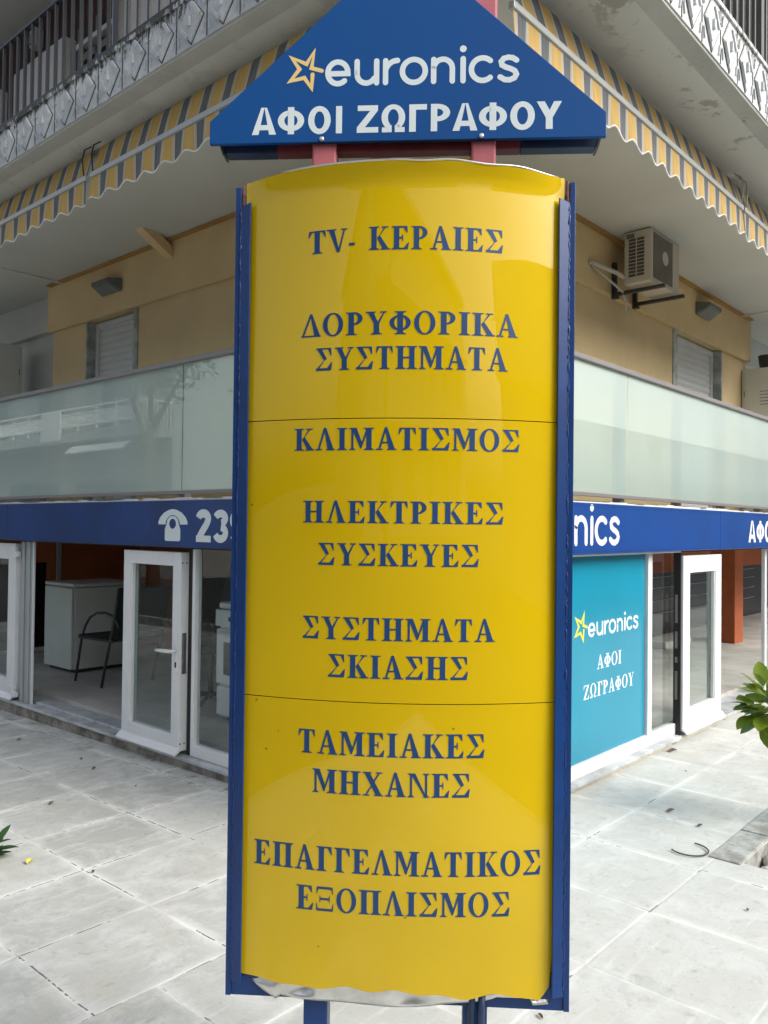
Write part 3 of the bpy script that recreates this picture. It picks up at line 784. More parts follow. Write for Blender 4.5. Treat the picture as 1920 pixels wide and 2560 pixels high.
m = MB(); m.box(*fb('L', 2.0345, 2.0372, .014, .046, .56, .815)); m.box(*fb('L', 2.028, 2.0346, .024, .036, .69, .715)); m.build('lock_plate', 'steel', d2_)
m = MB()
for dd in (.015, .045):
    for zz in (1.25, .12): m.box(*fb('L', 2.0352, 2.0372, dd, dd + .008, zz, zz + .01))
m.build('screw', 'bracket', d2_)
part('seal', 'rubber', bld, fb('L', 1.992, 2.03, -.05, .004, .055, 1.352))
shl = part('shop_window', 'white_pvc', bld, fb('L', 1.955, 1.985, -.04, .012, .055, 1.345), fb('L', .0, 1.955, -.04, .012, .055, .128), fb('L', -.012, .05, -.05, .0118, .128, 1.345), bevel=.004)
sheet_part('pane', 'glass', shl, 'L', .05, 1.955, -.017, .128, 1.345)
each('header', 'rubber', bld, fb('L', .0, 12, -.06, .046, 1.346, 1.49), fb('R', .05, 14, -.06, .046, 1.342, 1.49))
shm = part('shop_window', 'white_pvc', bld, fb('L', 5.32, 5.40, -.04, .012, .055, 1.345), fb('L', 5.4, 8, -.04, .012, .055, .13), bevel=.004)
sheet_part('pane', 'glass', shm, 'L', 5.4, 8, -.017, .13, 1.345)

# ---- shop front, right
shr = part('shop_window', 'white_pvc', bld, fb('R', .051, 2.74, -.04, .012, .052, .13), fb('R', 2.205, 2.272, -.04, .012, .13, 1.341), bevel=.004)
sheet_part('pane', 'glass', shr, 'R', 2.272, 2.70, -.017, .13, 1.341)
sheet_part('pane', 'glass', shr, 'R', .052, 2.204, -.017, .13, 1.341)
part('seal', 'rubber', bld, fb('R', 2.670, 2.682, -.005, .045, .045, 1.34))
for a, b in ((.30, .50), (.56, .60), (.66, .78), (.84, 1.04)): part('edge_lock', 'steel', bld, fb('R', 2.666, 2.6695, .008, .026, a, b))
leaf_door('R', 2.685, 3.445, -.005, .06, .08, 1.315, .125)
shp = part('shop_window', 'white_pvc', bld, fb('R', 4.68, 4.73, -.02, .012, .052, 1.341), fb('R', 4.73, 7.5, -.04, .012, .052, .13), bevel=.004)
sheet_part('pane', 'glass', shp, 'R', 4.73, 7.5, -.017, .13, 1.341)

# ------------------------------------------------------------------ teal window poster
po = thing('window_poster', 'teal poster with a yellow star and pale lettering covering the right shop window', 'poster', (1.2, 0, .1))
part('poster_sheet', 'teal_vinyl', po, fb('R', .06, 2.2, -.0135, -.0105, .131, 1.340))
def onR(d): return lambda u, v, o: (u, -d - o, v)
def onL(d): return lambda u, v, o: (-d - o, -u, v)
wd, wp = rounded_word()
k = (2.10 - 1.405) / wd
letters_mesh([[(1.405 + u * k, .85 + v * .088) for u, v in p] for p in wp], onR(-.0105)).build('lettering', 'letter_white', po)
letters_mesh([[(1.25 + u * .122, .845 + v * .118) for u, v in p] for p in star_polys()], onR(-.0105)).build('star_emblem', 'letter_lime', po)
letters_mesh(text_polys(serif, gk('ΑΦΟΙ'), 1.524, 1.852, .648, .085), onR(-.0105)).build('lettering', 'letter_white', po)
letters_mesh(text_polys(serif, gk('ΖΩΓΡΑΦΟΥ'), 1.353, 2.035, .486, .085), onR(-.0105)).build('lettering', 'letter_white', po)

# ------------------------------------------------------------------ blue shop boards
bl = thing('shop_sign', 'long navy shop board with a white telephone symbol and numerals, left facade', 'sign', (0, 5, 1.35))
part('board', 'fascia_blue', bl, fb('L', -.1, 4.40, .052, .10, 1.356, 1.648), fb('L', 4.403, 12, .052, .10, 1.360, 1.648), bevel=.004)
m = MB()
for zz in (1.372, 1.632): m.box(*fb('L', -.1, 4.40, .1, .1025, zz - .002, zz + .002))
m.build('board_fold', 'fascia_blue', bl)
f = onL(.10)
pz = lambda L_: [[(-2.235 + u * .315, 1.393 + v * .2) for u, v in p] for p in L_]
ph = []
hs = [(0, .52), (.0, .60), (.06, .74), (.2, .89), (.38, .98), (.5, 1.0), (.62, .98), (.8, .89), (.94, .74), (1.0, .60), (1.0, .52)]
inn = [(.26, .52), (.26, .60), (.30, .68), (.36, .76), (.43, .80), (.5, .815), (.57, .80), (.64, .76), (.70, .68), (.74, .60), (.74, .52)]
for i in range(10): ph.append([hs[i], hs[i + 1], inn[i + 1], inn[i]])
bo = [(.5, .785), (.59, .77), (.66, .70), (.695, .62), (.71, .52), (.75, .42), (.765, .36), (.765, .04), (.73, .0), (.5, 0)]
oc = [(.5, .70), (.55, .685), (.59, .64), (.61, .58), (.615, .52), (.60, .46), (.57, .42), (.54, .395), (.52, .385), (.5, .38)]
for i in range(9):
    ph.append([bo[i], bo[i + 1], oc[i + 1], oc[i]]); ph.append([(1 - a, b) for a, b in (bo[i], bo[i + 1], oc[i + 1], oc[i])])
letters_mesh(pz(ph), f).build('telephone_symbol', 'letter_white', bl)
def digits():
    W = .26
    d2 = stroke(arc(.37, .72, .24, .16, 172, -20, 12) + [(.52, .54), (.34, .34), (.17, .13)], W, False) + [rc(.02, 0, .74, .20)]
    d3 = stroke(arc(.36, .73, .23, .145, 165, -80, 14) , W * .9, False) + stroke(arc(.36, .29, .24, .18, 85, -165, 16), W * .9, False)
    d9 = stroke(arc(.37, .68, .235, .20, 0, 360, 24), W * .9, False) + stroke([(.605, .68), (.60, .42)] + arc(.36, .36, .24, .25, 10, -150, 12), W * .9, False)
    return d2, d3, d9
for dg, u0, u1 in zip(digits(), (-1.835, -1.665, -1.507), (-1.684, -1.515, -1.36)):
    letters_mesh([[(u0 + u / .74 * (u1 - u0), 1.393 + v * .196) for u, v in p] for p in dg], f).build('numeral', 'letter_white', bl)
br = thing('shop_sign', 'long blue shop board with white rounded lettering, right facade above the teal poster', 'sign', (5, 0, 1.35))
part('board', 'fascia_blue_right', br, fb('R', -.051, 3.3, .052, .10, 1.354, 1.648), fb('R', 3.302, 14, .052, .10, 1.352, 1.648), bevel=.004)
m = MB()
for zz in (1.372, 1.632): m.box(*fb('R', -.05, 14, .1, .1025, zz - .002, zz + .002))
m.build('board_fold', 'fascia_blue_right', br)
m = MB()
for i in range(30):
    for zz in (1.363, 1.641):
        m.box(*fb('R', i * .47, i * .47 + .008, .1, .103, zz - .003, zz + .003))
m.build('rivet', 'fascia_blue', br)
k = (1.585 - 1.025) / (7.1 - 3.89)
letters_mesh([[(1.585 - (7.1 - u) * k, 1.403 + v * .172) for u, v in p] for p in wp], onR(.10)).build('lettering', 'letter_pure', br)
letters_mesh([[(.03 + u * .2, 1.40 + v * .17) for u, v in p] for p in star_polys()], onR(.10)).build('star_emblem', 'letter_gold', br)
for tx_, a_, b_ in (('ΑΦΟΙ', 3.948, 4.62), ('ΖΩΓΡΑΦΟΥ', 4.86, 6.45)): letters_mesh(text_polys(sans, gk(tx_), a_, b_, 1.402, .18), onR(.10)).build('lettering', 'letter_pure', br)
part('light_strip', 'white_pvc', br, fb('R', .0, 2.6, .045, .075, 1.342, 1.3515))

# ------------------------------------------------------------------ balcony railings
def railing(F, s0, s1, zb, zt, posts, joints, label):
    r = thing('balcony_railing', label, 'railing', fp(F, (s0 + s1) / 2, .08, 1.66))
    d0, d1 = .085, .10
    part('handrail', 'alu_rail', r, fb(F, s0, s1, .05, .125, zt - .03, zt), bevel=.004)
    part('bottom_rail', 'alu_rail', r, fb(F, s0, s1, .075, .108, zb - .022, zb), bevel=.003)
    e = [s0] + joints + [s1]
    for a, b in zip(e, e[1:]): sheet_part('glass_panel', 'frosted_glass', r, F, a + .003, b - .003, d1, zb, zt - .03)
    for p in posts: part('post', 'alu_rail', r, fb(F, p - .03, p + .03, .02, .07, 1.6645, zt - .031))
    return r
railing('L', -.125, 11, 1.707, 2.522, [.25, 1.05, 2.03, 2.965, 3.93, 4.9, 5.9], [1.987, 4.97, 7.9], 'frosted green glass balcony railing on the left facade')
railing('R', -.049, 12, 1.707, 2.476, [.75, 1.68, 2.58, 3.46, 4.36, 5.25, 6.2], [1.682, 4.7, 7.6], 'frosted pale glass balcony railing on the right facade')
def bar_rail(F, d, s0, s1, zb, zt, mat, pitch, phase, label, fatness=.009):
    r = thing('balcony_railing', label, 'railing', fp(F, (s0 + s1) / 2, d, zb))
    part('handrail', mat, r, fb(F, s0, s1, d - .012, d + .012, zt - .02, zt))
    part('bottom_rail', mat, r, fb(F, s0, s1, d - .01, d + .01, zb, zb + .022))
    k = 0
    s = phase
    while s > s0 + pitch: s -= pitch
    m = MB(); n = 0
    while s < s1:
        if n % 16 == 9: part('post', mat, r, fb(F, s - .026, s + .026, d - .02, d + .02, zb - .18, zt + .01))
        elif n < 90: part('baluster', mat, r, fb(F, s - fatness, s + fatness, d - fatness, d + fatness, zb + .022, zt - .02))
        n += 1; s += pitch
bar_rail('L', .64, -.75, 6.6, 4.205, 4.78, 'dark_iron', .1055, 3.05, 'dark iron bar railing on the upper balcony, left facade')
bar_rail('R', .75, -.6, 6.6, 4.205, 5.2, 'right_iron', .1055, 1.0, 'grey iron bar railing on the upper balcony, right facade', .010)

# ------------------------------------------------------------------ awnings
def awning(F, s0, s1, label, mat, period, phase):
    L = F == 'L'
    zb, db, zt_, dt_ = (3.603, .585, 3.803, .532) if L else (3.589, .551, 3.796, .489)
    a = thing('awning', label, 'awning', fp(F, (s0 + s1) / 2, db, zb), group='striped roller awnings under the balcony')
    part('front_bar', 'alu_bar', a, fb(F, s0, s1, db - .015, db + .013, zb - .031, zb), bevel=.004)
    ns = int((s1 - s0) / .03)
    def frac(s):
        q = (phase - s if L else s - phase) / period
        return q - math.floor(q)
    def fab(u, v):
        s = s0 + .01 + (s1 - s0 - .02) * u
        z = zb + .002 + v * (zt_ - zb - .004)
        d = db - .006 - (db - dt_) * v + .004 * math.sin(frac(s) * 2 * math.pi) * math.sin(v * math.pi)
        if v > .8: d -= (v - .8) ** 2 * .5
        return fp(F, s, d, z)
    m = MB(); m.grid(fab, ns, 10)
    m.build('fabric', mat, a, smooth=True)
    dz = .170 if L else .184
    def saw(s):
        f = frac(s)
        pk, w_ = (.60, .36) if L else (.56, .80)           # crest and length of the falling side
        g = (f - pk) % 1.0
        return math.cos(math.pi * g / w_) if g < w_ else -math.cos(math.pi * (g - w_) / (1 - w_))
    def val(u, v):
        s = s0 + .01 + (s1 - s0 - .02) * u
        d = db + .002 + .009 * v * saw(s) + .003 * v * math.sin(s * 9.3) + .008 * v
        zt = zb - .033; lo = zb - dz + .010 * saw(s) + .004 * math.sin(s * 7)
        return fp(F, s, d, zt + (lo - zt) * v)
    m = MB(); m.grid(val, int((s1 - s0) / .012), 6)
    m.build('valance', mat, a, smooth=True)
    m = MB(); n = int((s1 - s0) / .012)
    m.tube([val(i / n, 1.0) for i in range(n + 1)], .0045, 5); m.build('trim', 'valance_trim', a, smooth=True)
    m = MB(); m.tube([fp(F, s0, dt_ - .055, 3.775), fp(F, s1, dt_ - .055, 3.775)], .022, 10); m.build('roller', 'alu_bar', a, smooth=True)
    for e in (s0 + .03, s1 - .03):
        m = MB(); m.tube([fp(F, e, db - .04, 3.80), fp(F, e, db + .004, 3.765), fp(F, e, db + .018, 3.70), fp(F, e, db + .006, zb - .004)], .0045, 6)
        m.build('bracket', 'bracket' if L else 'alu_bar', a, smooth=True)
awning('L', -.40, 2.264, 'striped grey and yellow awning beside the sign top, left facade', 'awning_left', .190, 2.153)
awning('L', 2.312, 6.0, 'striped grey and yellow awning at the far left, beyond the hook bracket', 'awning_left', .190, 2.153)
awning('R', -.35, 2.372, 'striped grey and yellow awning above the air conditioner, right facade', 'awning_right', .183, .057)
awning('R', 2.398, 6.0, 'striped grey and yellow awning at the far right edge, its fabric past the seam', 'awning_right', .183, .057)

# ------------------------------------------------------------------ wall fittings
def wall_lamp(F, s0, s1, d, z0, z1, label):
    l_ = thing('wall_lamp', label, 'lamp', fp(F, (s0 + s1) / 2, d, z0), group='wedge wall lamps on the yellow beam')
    m = MB(); D = .13
    a = [(s0, d, z1), (s1, d, z1), (s1, d, z0 + .01), (s0, d, z0 + .01)]
    b = [(s0 + .03, d + D, z1 - .02), (s1 - .03, d + D, z1 - .02), (s1 - .03, d + D, z1 - .055), (s0 + .03, d + D, z1 - .055)]
    m.add([fp(F, *p) for p in a + b], [(0, 1, 2, 3), (4, 5, 6, 7)] + [(i, (i + 1) % 4, 4 + (i + 1) % 4, 4 + i) for i in range(4)])
    m.build('housing', 'lamp_grey', l_, bevel=.006)
    m = MB()
    q = [(s0 + .03, d + .012, z0 + .016), (s1 - .03, d + .012, z0 + .016), (s1 - .045, d + D - .012, z1 - .058), (s0 + .045, d + D - .012, z1 - .058)]
    m.prism([fp(F, *p) for p in q], (0, 0, -.008)); m.build('lens', 'lamp_glass', l_)
wall_lamp('L', 4.13, 4.46, -.738, 3.52, 3.645, 'small grey wedge lamp above the left shuttered window')
wall_lamp('R', 4.75, 5.12, -.648, 3.555, 3.69, 'small grey wedge lamp above the right shuttered window')
st = thing('ceiling_strut', 'yellow painted strut slanting from the beam to the balcony ceiling', 'strut', (.74, 3.42, 3.7))
m = MB(); m.prism([(.742, 3.375, 3.66), (.742, 3.475, 3.66), (.742, 3.475, 3.75), (.742, 3.375, 3.75)], (-.33, -.05, .155))
m.build('strut', 'beam_yellow', st, bevel=.004)
# upper wall lamp behind the dark railing
ul = thing('wall_lamp', 'pale little lamp on the dark wall behind the upper left railing', 'lamp', (.3, 4.86, 5.8))
part('housing', 'upper_white', ul, (.24, .318, 4.80, 4.92, 5.74, 5.90), bevel=.01)
part('lens', 'lamp_glass', ul, (.225, .2395, 4.82, 4.90, 5.76, 5.84))

# ------------------------------------------------------------------ air conditioner
ac = thing('air_conditioner', 'dusty cream air conditioner unit on black brackets under the balcony ceiling', 'air conditioner', (3.18, .65, 3.37))
X0, X1, Y0, Y1, Z0, Z1 = 2.91, 3.46, .29, .51, 3.395, 3.805
part('casing', 'ac_white', ac, (X0, X1, Y0, Y1, Z0, Z1), bevel=.012)
m = MB(); n = 34
for i in range(n):                       # round fan grille on the front
    t_ = i / (n - 1); zz = Z0 + .04 + t_ * (Z1 - Z0 - .07)
    m.box(X0 + .045, X0 + .40, Y0 - .006, Y0 - .001, zz - .0022, zz + .0022)
fg = m.build('fan_grille', 'ac_grille', ac)
part('grille_back', 'ac_dark', ac, (X0 + .04, X0 + .405, Y0 - .0025, Y0 - .0005, Z0 + .035, Z1 - .025))
m = MB()
ring = [(X0 + .25 + .055 * math.cos(a), Y0 - .009, 3.62 + .055 * math.sin(a)) for a in [i * math.pi / 12 for i in range(24)]]
m.prism(ring, (0, .008, 0)); m.build('fan_hub', 'ac_white', ac)
m = MB()
for c in range(2):
    for r in range(11):
        y0 = Y0 + .055 + c * .068; zz = Z0 + .055 + r * .0275
        m.box(X0 - .004, X0 - .0005, y0, y0 + .056, zz, zz + .019)
m.build('side_grille', 'ac_dark', ac)
part('rating_plate', 'lamp_grey', ac, (X0 - .003, X0 - .0005, Y1 - .085, Y1 - .02, Z1 - .055, Z1 - .02))
for xx in (3.0, 3.38):
    m = MB(); m.box(xx - .018, xx + .018, .22, .648, 3.352, 3.378); m.box(xx - .018, xx + .018, .614, .648, 3.378, 3.62); m.box(xx - .024, xx + .024, .60, .648, 3.33, 3.352)
    m.build('bracket', 'bracket', ac, bevel=.003)
m = MB(); m.tube([(2.94, .50, 3.45), (2.85, .53, 3.48), (2.74, .57, 3.50), (2.62, .63, 3.53), (2.60, .649, 3.53)], .017, 10)
m.tube([(2.63, .64, 3.51), (2.80, .58, 3.43), (2.98, .55, 3.37), (3.15, .60, 3.29), (3.20, .64, 3.25)], .010, 8)
m.build('pipe', 'pipe_white', ac, smooth=True)
m = MB(); m.tube([(3.40, .52, 3.78), (3.47, .45, 3.84 - .04)], .02, 8); m.build('cable_gland', 'beam_yellow', ac)

# ------------------------------------------------------------------ balcony lockers
def locker(x0, x1, y0, y1, z1, axis, label):
    k = thing('locker', label, 'locker', ((x0 + x1) / 2, (y0 + y1) / 2, 1.664), group='metal lockers on the balcony')
    part('body', 'white_enamel', k, (x0, x1, y0, y1, 1.665, z1), bevel=.006)
    if axis == 'y':
        d = part('door', 'white_enamel', k, (x0 + .03, x1 - .03, y0 - .008, y0 - .0005, 1.70, z1 - .03), bevel=.003)
        m = MB()
        for i in range(5): m.box(x0 + .19, x0 + .36, y0 - .0095, y0 - .0078, z1 - .26 - i * .035, z1 - .253 - i * .035)
        part('hinge', 'bracket', k, (x1 - .032, x1 - .026, y0 - .010, y0 - .0075, z1 - .30, z1 - .24))
    else:
        d = part('door', 'white_enamel', k, (x0 - .008, x0 - .0005, y0 + .03, y1 - .03, 1.70, z1 - .03), bevel=.003)
        m = MB()
        for i in range(5): m.box(x0 - .0095, x0 - .0078, y1 - .36, y1 - .19, z1 - .26 - i * .035, z1 - .253 - i * .035)
        part('hinge', 'bracket', k, (x0 - .010, x0 - .0075, y1 - .032, y1 - .026, z1 - .30, z1 - .24))
    m.build('vent', 'lamp_grey', d)
locker(.12, .80, 6.16, 6.55, 3.33, 'y', 'pale metal locker with vents at the left end of the balcony')
locker(6.21, 6.6, .06, .69, 3.256, 'x', 'pale metal locker with vents at the right end of the balcony')
pot = thing('planter', 'dark pot standing on top of the right balcony locker', 'planter', (6.45, .35, 3.257))
m = MB(); m.tube([(6.42, .5, 3.258), (6.42, .5, 3.33), (6.42, .5, 3.42)], [.06, .075, .085], 14); m.build('pot', 'bracket', pot)
# ------------------------------------------------------------------ the free-standing sign
SROT = Euler((R(.2329), 0, R(-52.3693)), 'XYZ').to_matrix()
sg = thing('totem_sign', 'tall yellow sign in a blue frame topped by a blue triangular board', 'sign', (-1.6676, -1.1216, 1.3539), SROT)
def sp_(name, mat, *boxes, parent=sg, bevel=.0):
    m = MB()
    for b in boxes: m.box(*b)
    return m.build(name, mat, parent, bevel, False, True)
def lerp_tab(z, zs, vs):
    if z <= zs[0]: return vs[0]
    for i in range(len(zs) - 1):
        if z <= zs[i + 1]: return vs[i] + (vs[i + 1] - vs[i]) * (z - zs[i]) / (zs[i + 1] - zs[i])
    return vs[-1]
def bulge(x, z):
    A = lerp_tab(z, [-.92, -.65, -.22, .3, .93], [.03, .045, .06, .075, .095])
    b = A * max(0.0, 1 - (x / .352) ** 2)
    return b
def panel_pt(x, z, off=0.0):
    return (x, -bulge(x, z) - off + .002 - .0012 * math.sin(x * 9 + z * 4) * math.cos(z * 7), z)
GZ = -1.37
# frame: two outer plates, bottom plate, back plates
for s in (-1, 1):
    sp_('side_plate', 'sign_blue', (s * .372, s * .385, .0, .13, -.92, .92), bevel=.0015)
    # bent holding strip in front of the panel edge
    m = MB()
    a = [(s * .3715, .004, .873), (s * .3715, -.003, .873), (s * .348, -.014, .880), (s * .346, -.010, .880)]
    lowz = -.886
    b = [(p[0] if s < 0 or i < 2 else p[0] - .002, p[1], lowz + (0 if i < 2 else .002)) for i, p in enumerate(a)]
    m.add(a + b, [(0, 1, 2, 3), (4, 5, 6, 7)] + [(i, (i + 1) % 4, 4 + (i + 1) % 4, 4 + i) for i in range(4)])
    m.build('holding_strip', 'sign_blue', sg, .0008, False, True)
    # ragged paint and weld bead between plate and strip
    m = MB(); P = []; rr = []
    z = .872
    while z > -.88:
        P.append((s * (.3712 + random.uniform(-.0012, .0012)), -.0022 + random.uniform(-.001, .001), z)); rr.append(random.uniform(.0008, .0034)); z -= .0075
    m.tube(P, rr, 6); m.build('weld_bead', 'weld_blue', sg, 0, True, True)
    m = MB(); m.tube([(s * .367, .004, .876 + i * .006) for i in range(9)], [random.uniform(.003, .005) for _ in range(9)], 6)
    m.build('rust_edge', 'rust', sg, 0, True, True)
sp_('bottom_plate', 'sign_blue', (-.3718, .3718, .004, .012, -.92, -.84), (-.3718, .3718, .0121, .13, -.92, -.908), bevel=.001)
sp_('back_sheet', 'sign_yellow', (-.3715, .3715, .118, .124, -.9, .90))
# the three yellow sheets
def sheet(za, zb, wavy):
    m = MB(); nv = 30
    def fn(u, v):
        hx = .351 + .009 * max(0.0, min(1.0, (za + (zb - za) * v - .855) / .02))
        x = -hx + 2 * hx * u
        t0 = za
        if wavy:
            e = .0045 * math.sin(u * 24 + .5) * u + .004 * math.sin(u * 41) * math.sin(u * 3.1) + .004 * math.sin(u * 13 + 2)
            t0 = za + e - .012 * u + (-.012 * max(0, (u - .8)) * 5) + (0.0 if u < .97 else .03 * (u - .97) / .03)
        z = t0 + (zb - t0) * v
        p = panel_pt(x, z)
        y = p[1]
        if zb > .9 and z > .895: y -= (z - .895) * .45 * (1 - (2 * u - 1) ** 6)      # lip curls towards the street
        if wavy and z < -.80: y -= .05 * (-.80 - z) * (.4 + .6 * math.sin(u * 9) ** 2)
        return (x if not wavy or u < .9 else x - .012 * max(0, (u - .9) * 10) * max(0, (-.75 - z) / .13), y, z)
    m.grid(fn, 60, nv)
    return m.build('yellow_sheet', 'sign_yellow', sg, 0, True, True)
sheet(.3822, .929, False); sheet(-.2385, .3803, False); sheet(-.872, -.2402, True)
sp_('backing_board', 'bracket', (-.345, .345, .008, .012, -.83, .90))
# curled top edge in bare aluminium
m = MB()
P = []
for i in range(41):
    u = .12 + .87 * i / 40; x = -.351 + .702 * u
    P.append((x, panel_pt(x, .93)[1] - .034 * .45 * (1 - (2 * u - 1) ** 6) + .0005, .9305 + .002 * math.sin(u * 31) * (u > .5)))
m.tube(P, .0022, 5); m.build('top_edge', 'alu_sheet', sg, 0, True, True)
# crumpled aluminium flap at the bottom
m = MB()
def flap(u, v):
    x = -.325 + .668 * u
    zt = -.845 - .012 * u
    zl = -.888 - .030 * math.sin(math.pi * min(1, u * 1.15 + .05)) ** .6
    if u < .10: zl = -.882 - .4 * u
    if u > .93: zl = -.905
    z = zt + (zl - zt) * v
    crumple = .010 * math.sin(u * 34 + v * 2.2) * math.sin(v * math.pi) + .012 * abs(math.sin(u * 19 + 1 + v)) * v * (1 - v) * 3 + .004 * math.sin(u * 17 - v * 4)
    return (x + .004 * math.sin(u * 40 + v * 3), -bulge(x, -.87) * (1 - .55 * v ** 2) + .012 - .012 * v + crumple * (.15 + .85 * v), z)
m.grid(flap, 70, 10); m.build('aluminium_flap', 'alu_sheet', sg, 0, True, True, .0008)
# lettering on the panel
LINES = [('ΚΕΡΑΙΕΣ', -.070, .222, .744, .050), ('ΔΟΡΥΦΟΡΙΚΑ', -.222, .255, .562, .0495), ('ΣΥΣΤΗΜΑΤΑ', -.188, .233, .487, .0495),
         ('ΚΛΙΜΑΤΙΣΜΟΣ', -.235, .263, .312, .0485), ('ΗΛΕΚΤΡΙΚΕΣ', -.213, .229, .153, .048), ('ΣΥΣΚΕΥΕΣ', -.179, .176, .060, .0485),
         ('ΣΥΣΤΗΜΑΤΑ', -.213, .211, -.103, .0495), ('ΣΚΙΑΣΗΣ', -.154, .155, -.186, .0505), ('ΤΑΜΕΙΑΚΕΣ', -.220, .193, -.357, .0525), ('ΜΗΧΑΝΕΣ', -.186, .162, -.443, .0525),
         ('ΕΠΑΓΓΕΛΜΑΤΙΚΟΣ', -.321, .320, -.617, .0545), ('ΕΞΟΠΛΙΣΜΟΣ', -.221, .252, -.706, .054)]
onP = lambda u, v, o: panel_pt(u, v, o + .0002)
for tx, x0, x1, z0, h in LINES:
    letters_mesh(text_polys(serif, gk(tx), x0, x1, z0, h), onP).build('lettering', 'letter_blue', sg, 0, False, True)
letters_mesh(text_polys(serif, '-', -.1165, -.0985, .744, .050, .02), onP).build('lettering', 'letter_blue', sg, 0, False, True)
letters_mesh(text_polys(serif, 'TV', -.207, -.1175, .744, .050, .02), onP).build('lettering', 'letter_blue', sg, 0, False, True)
# posts: square tube, blue below, bare primer above
for s, top in ((-.181, 1.05), (.179, 1.62)):
    sp_('post', 'sign_blue', (s - .0275, s + .0275, .016, .071, GZ, -.84), bevel=.004)
    sp_('post', 'primer_pink', (s - .0275, s + .0275, -.0100, .045, .84, top), bevel=.005)
    sp_('base_plate', 'sign_blue', (s - .07, s + .07, -.03, .115, GZ - .01, GZ + .012), bevel=.003)
m = MB()
for dx, z0, z1 in ((-.004, GZ, -.86), (.016, GZ, -.88)):
    m.tube([(.177 + dx + .003 * math.sin(i * 1.3), -.004 - abs(dx) * .3, z0 + (z1 - z0) * i / 10) for i in range(11)], .0085, 8)
m.build('cable_tube', 'navy_tube', sg, 0, True, True)
m = MB(); m.tube([(.171, -.009, -.878), (.172, -.009, -.888)], .0098, 8); m.build('rust_band', 'rust', sg, 0, True, True)
# cross beam under the triangle
BZ0, BZ1, BY0, BY1 = 1.0, 1.04, .004, .040
sp_('cross_beam', 'primer_red', (-.292, .262, BY0, BY1, BZ0, BZ1), bevel=.002)
for s, xa, xb in ((-1, -.2925, -.412), (1, .2625, .428)):
    m = MB(); m.prism([(xa, BY0, BZ0), (xb, BY0, BZ0), (xb + s * .014, BY0, BZ1), (xa, BY0, BZ1)], (0, BY1 - BY0, 0)); m.build('cross_beam', 'navy_tube', sg, .002, False, True)
    m = MB(); m.prism([(xb + s * .0005, BY0 - .002, BZ0 - .003), (xb + s * .006, BY0 - .002, BZ0 - .003), (xb + s * .020, BY0 - .002, BZ1), (xb + s * .0145, BY0 - .002, BZ1)], (0, BY1 - BY0 + .004, 0)); m.build('end_cap', 'bracket', sg, 0, False, True)
# triangular board
def onT(u, v, o): return (u * .988, -.022 - o, .146 + (v - .146) * .988)
tb = MB()
out = [onT(q[0], q[2], 0) for q in [(-.4475, -.022, 1.021), (.4525, -.022, 1.021), (.4525, -.022, 1.0765), (-.001, -.022, 1.481), (-.4475, -.022, 1.0735)]]
tb.prism(out, (0, .011, 0))
tri = tb.build('triangle_board', 'tri_blue', sg, .0015, False, True)
tri_items = [('A', -.349, -.294), ('F', -.289, -.228), ('O', -.219, -.167), ('I', -.155, -.141), ('Z', -.107, -.058), ('W', -.051, .003), ('G', .012, .052), ('P', .061, .105), ('A', .110, .165), ('F', .169, .232), ('O', .239, .294), ('Y', .298, .354)]
pp = []
for ch, x0, x1 in tri_items:
    wd_, ps = sans(ch); k = (x1 - x0) / wd_
    for p in ps: pp.append([(x0 + u * k, 1.0405 + v * .0625) for u, v in p])
    if ch in 'IY' and x0 > -.2 and (ch == 'Y' or x0 < 0):
        letters_mesh(pp, onT, .0004).build('lettering', 'letter_white', tri, 0, False, True); pp = []
k = (.259 + .181) / wd
letters_mesh([[(-.181 + u * k, 1.148 + v * .0625) for u, v in p] for p in wp], onT, .0004).build('lettering', 'letter_white', tri, 0, False, True)
letters_mesh([[(-.261 + u * .062, 1.148 + v * .062) for u, v in p] for p in star_polys()], onT, .0004).build('star_emblem', 'letter_gold', tri, 0, False, True)
for sx in (-.187, .175):
    m = MB(); m.tube([onT(sx, 1.0275, .0), onT(sx, 1.0275, .0035), onT(sx, 1.0275, .0045)], [.0052, .005, .003], 14); m.build('screw', 'screw_metal', tri, 0, False, True)

# ------------------------------------------------------------------ things inside the shop
FZ = .082
fr = thing('fridge', 'small grey white fridge standing in the shop doorway behind a chair', 'fridge', (1.1, 5.25, FZ))
part('body', 'white_enamel', fr, (.80, .815, 4.985, 5.512, .115, .885), (.815, 1.44, 4.985, 5.512, .115, .885), bevel=.008)
part('top', 'white_enamel', fr, (.782, 1.45, 4.965, 5.535, .892, .925), bevel=.008)
part('door', 'white_enamel', fr, (.772, .797, 4.985, 5.512, .118, .882), bevel=.008)
part('base', 'bracket', fr, (.83, 1.42, 5.0, 5.5, FZ, .114))
ch = thing('chair', 'dark metal armchair with a mesh seat in front of the fridge', 'chair', (.88, 4.3, FZ))
for xx in (.62, 1.12):
    m = MB()
    m.tube([(xx, 4.60, FZ + .01), (xx, 4.50, .49), (xx, 4.44, .60), (xx, 4.36, .68), (xx, 4.24, .725), (xx, 4.10, .735), (xx, 3.99, .715), (xx, 3.92, .66), (xx, 3.90, .62)], .0115, 8)
    m.build('arm_frame', 'chair_frame', ch, smooth=True)
    m = MB(); m.tube([(xx, 4.155, FZ + .01), (xx, 4.06, .40), (xx, 4.02, .52), (xx, 3.99, .62), (xx, 3.90, .95)], .013, 8); m.build('leg', 'chair_frame', ch, smooth=True)
    m = MB(); m.tube([(xx, 4.55, .485), (xx, 3.98, .50)], .011, 8); m.build('seat_rail', 'chair_frame', ch, smooth=True)
part('seat', 'chair_mesh', ch, (.62, 1.12, 4.0, 4.57, .490, .512), bevel=.01)
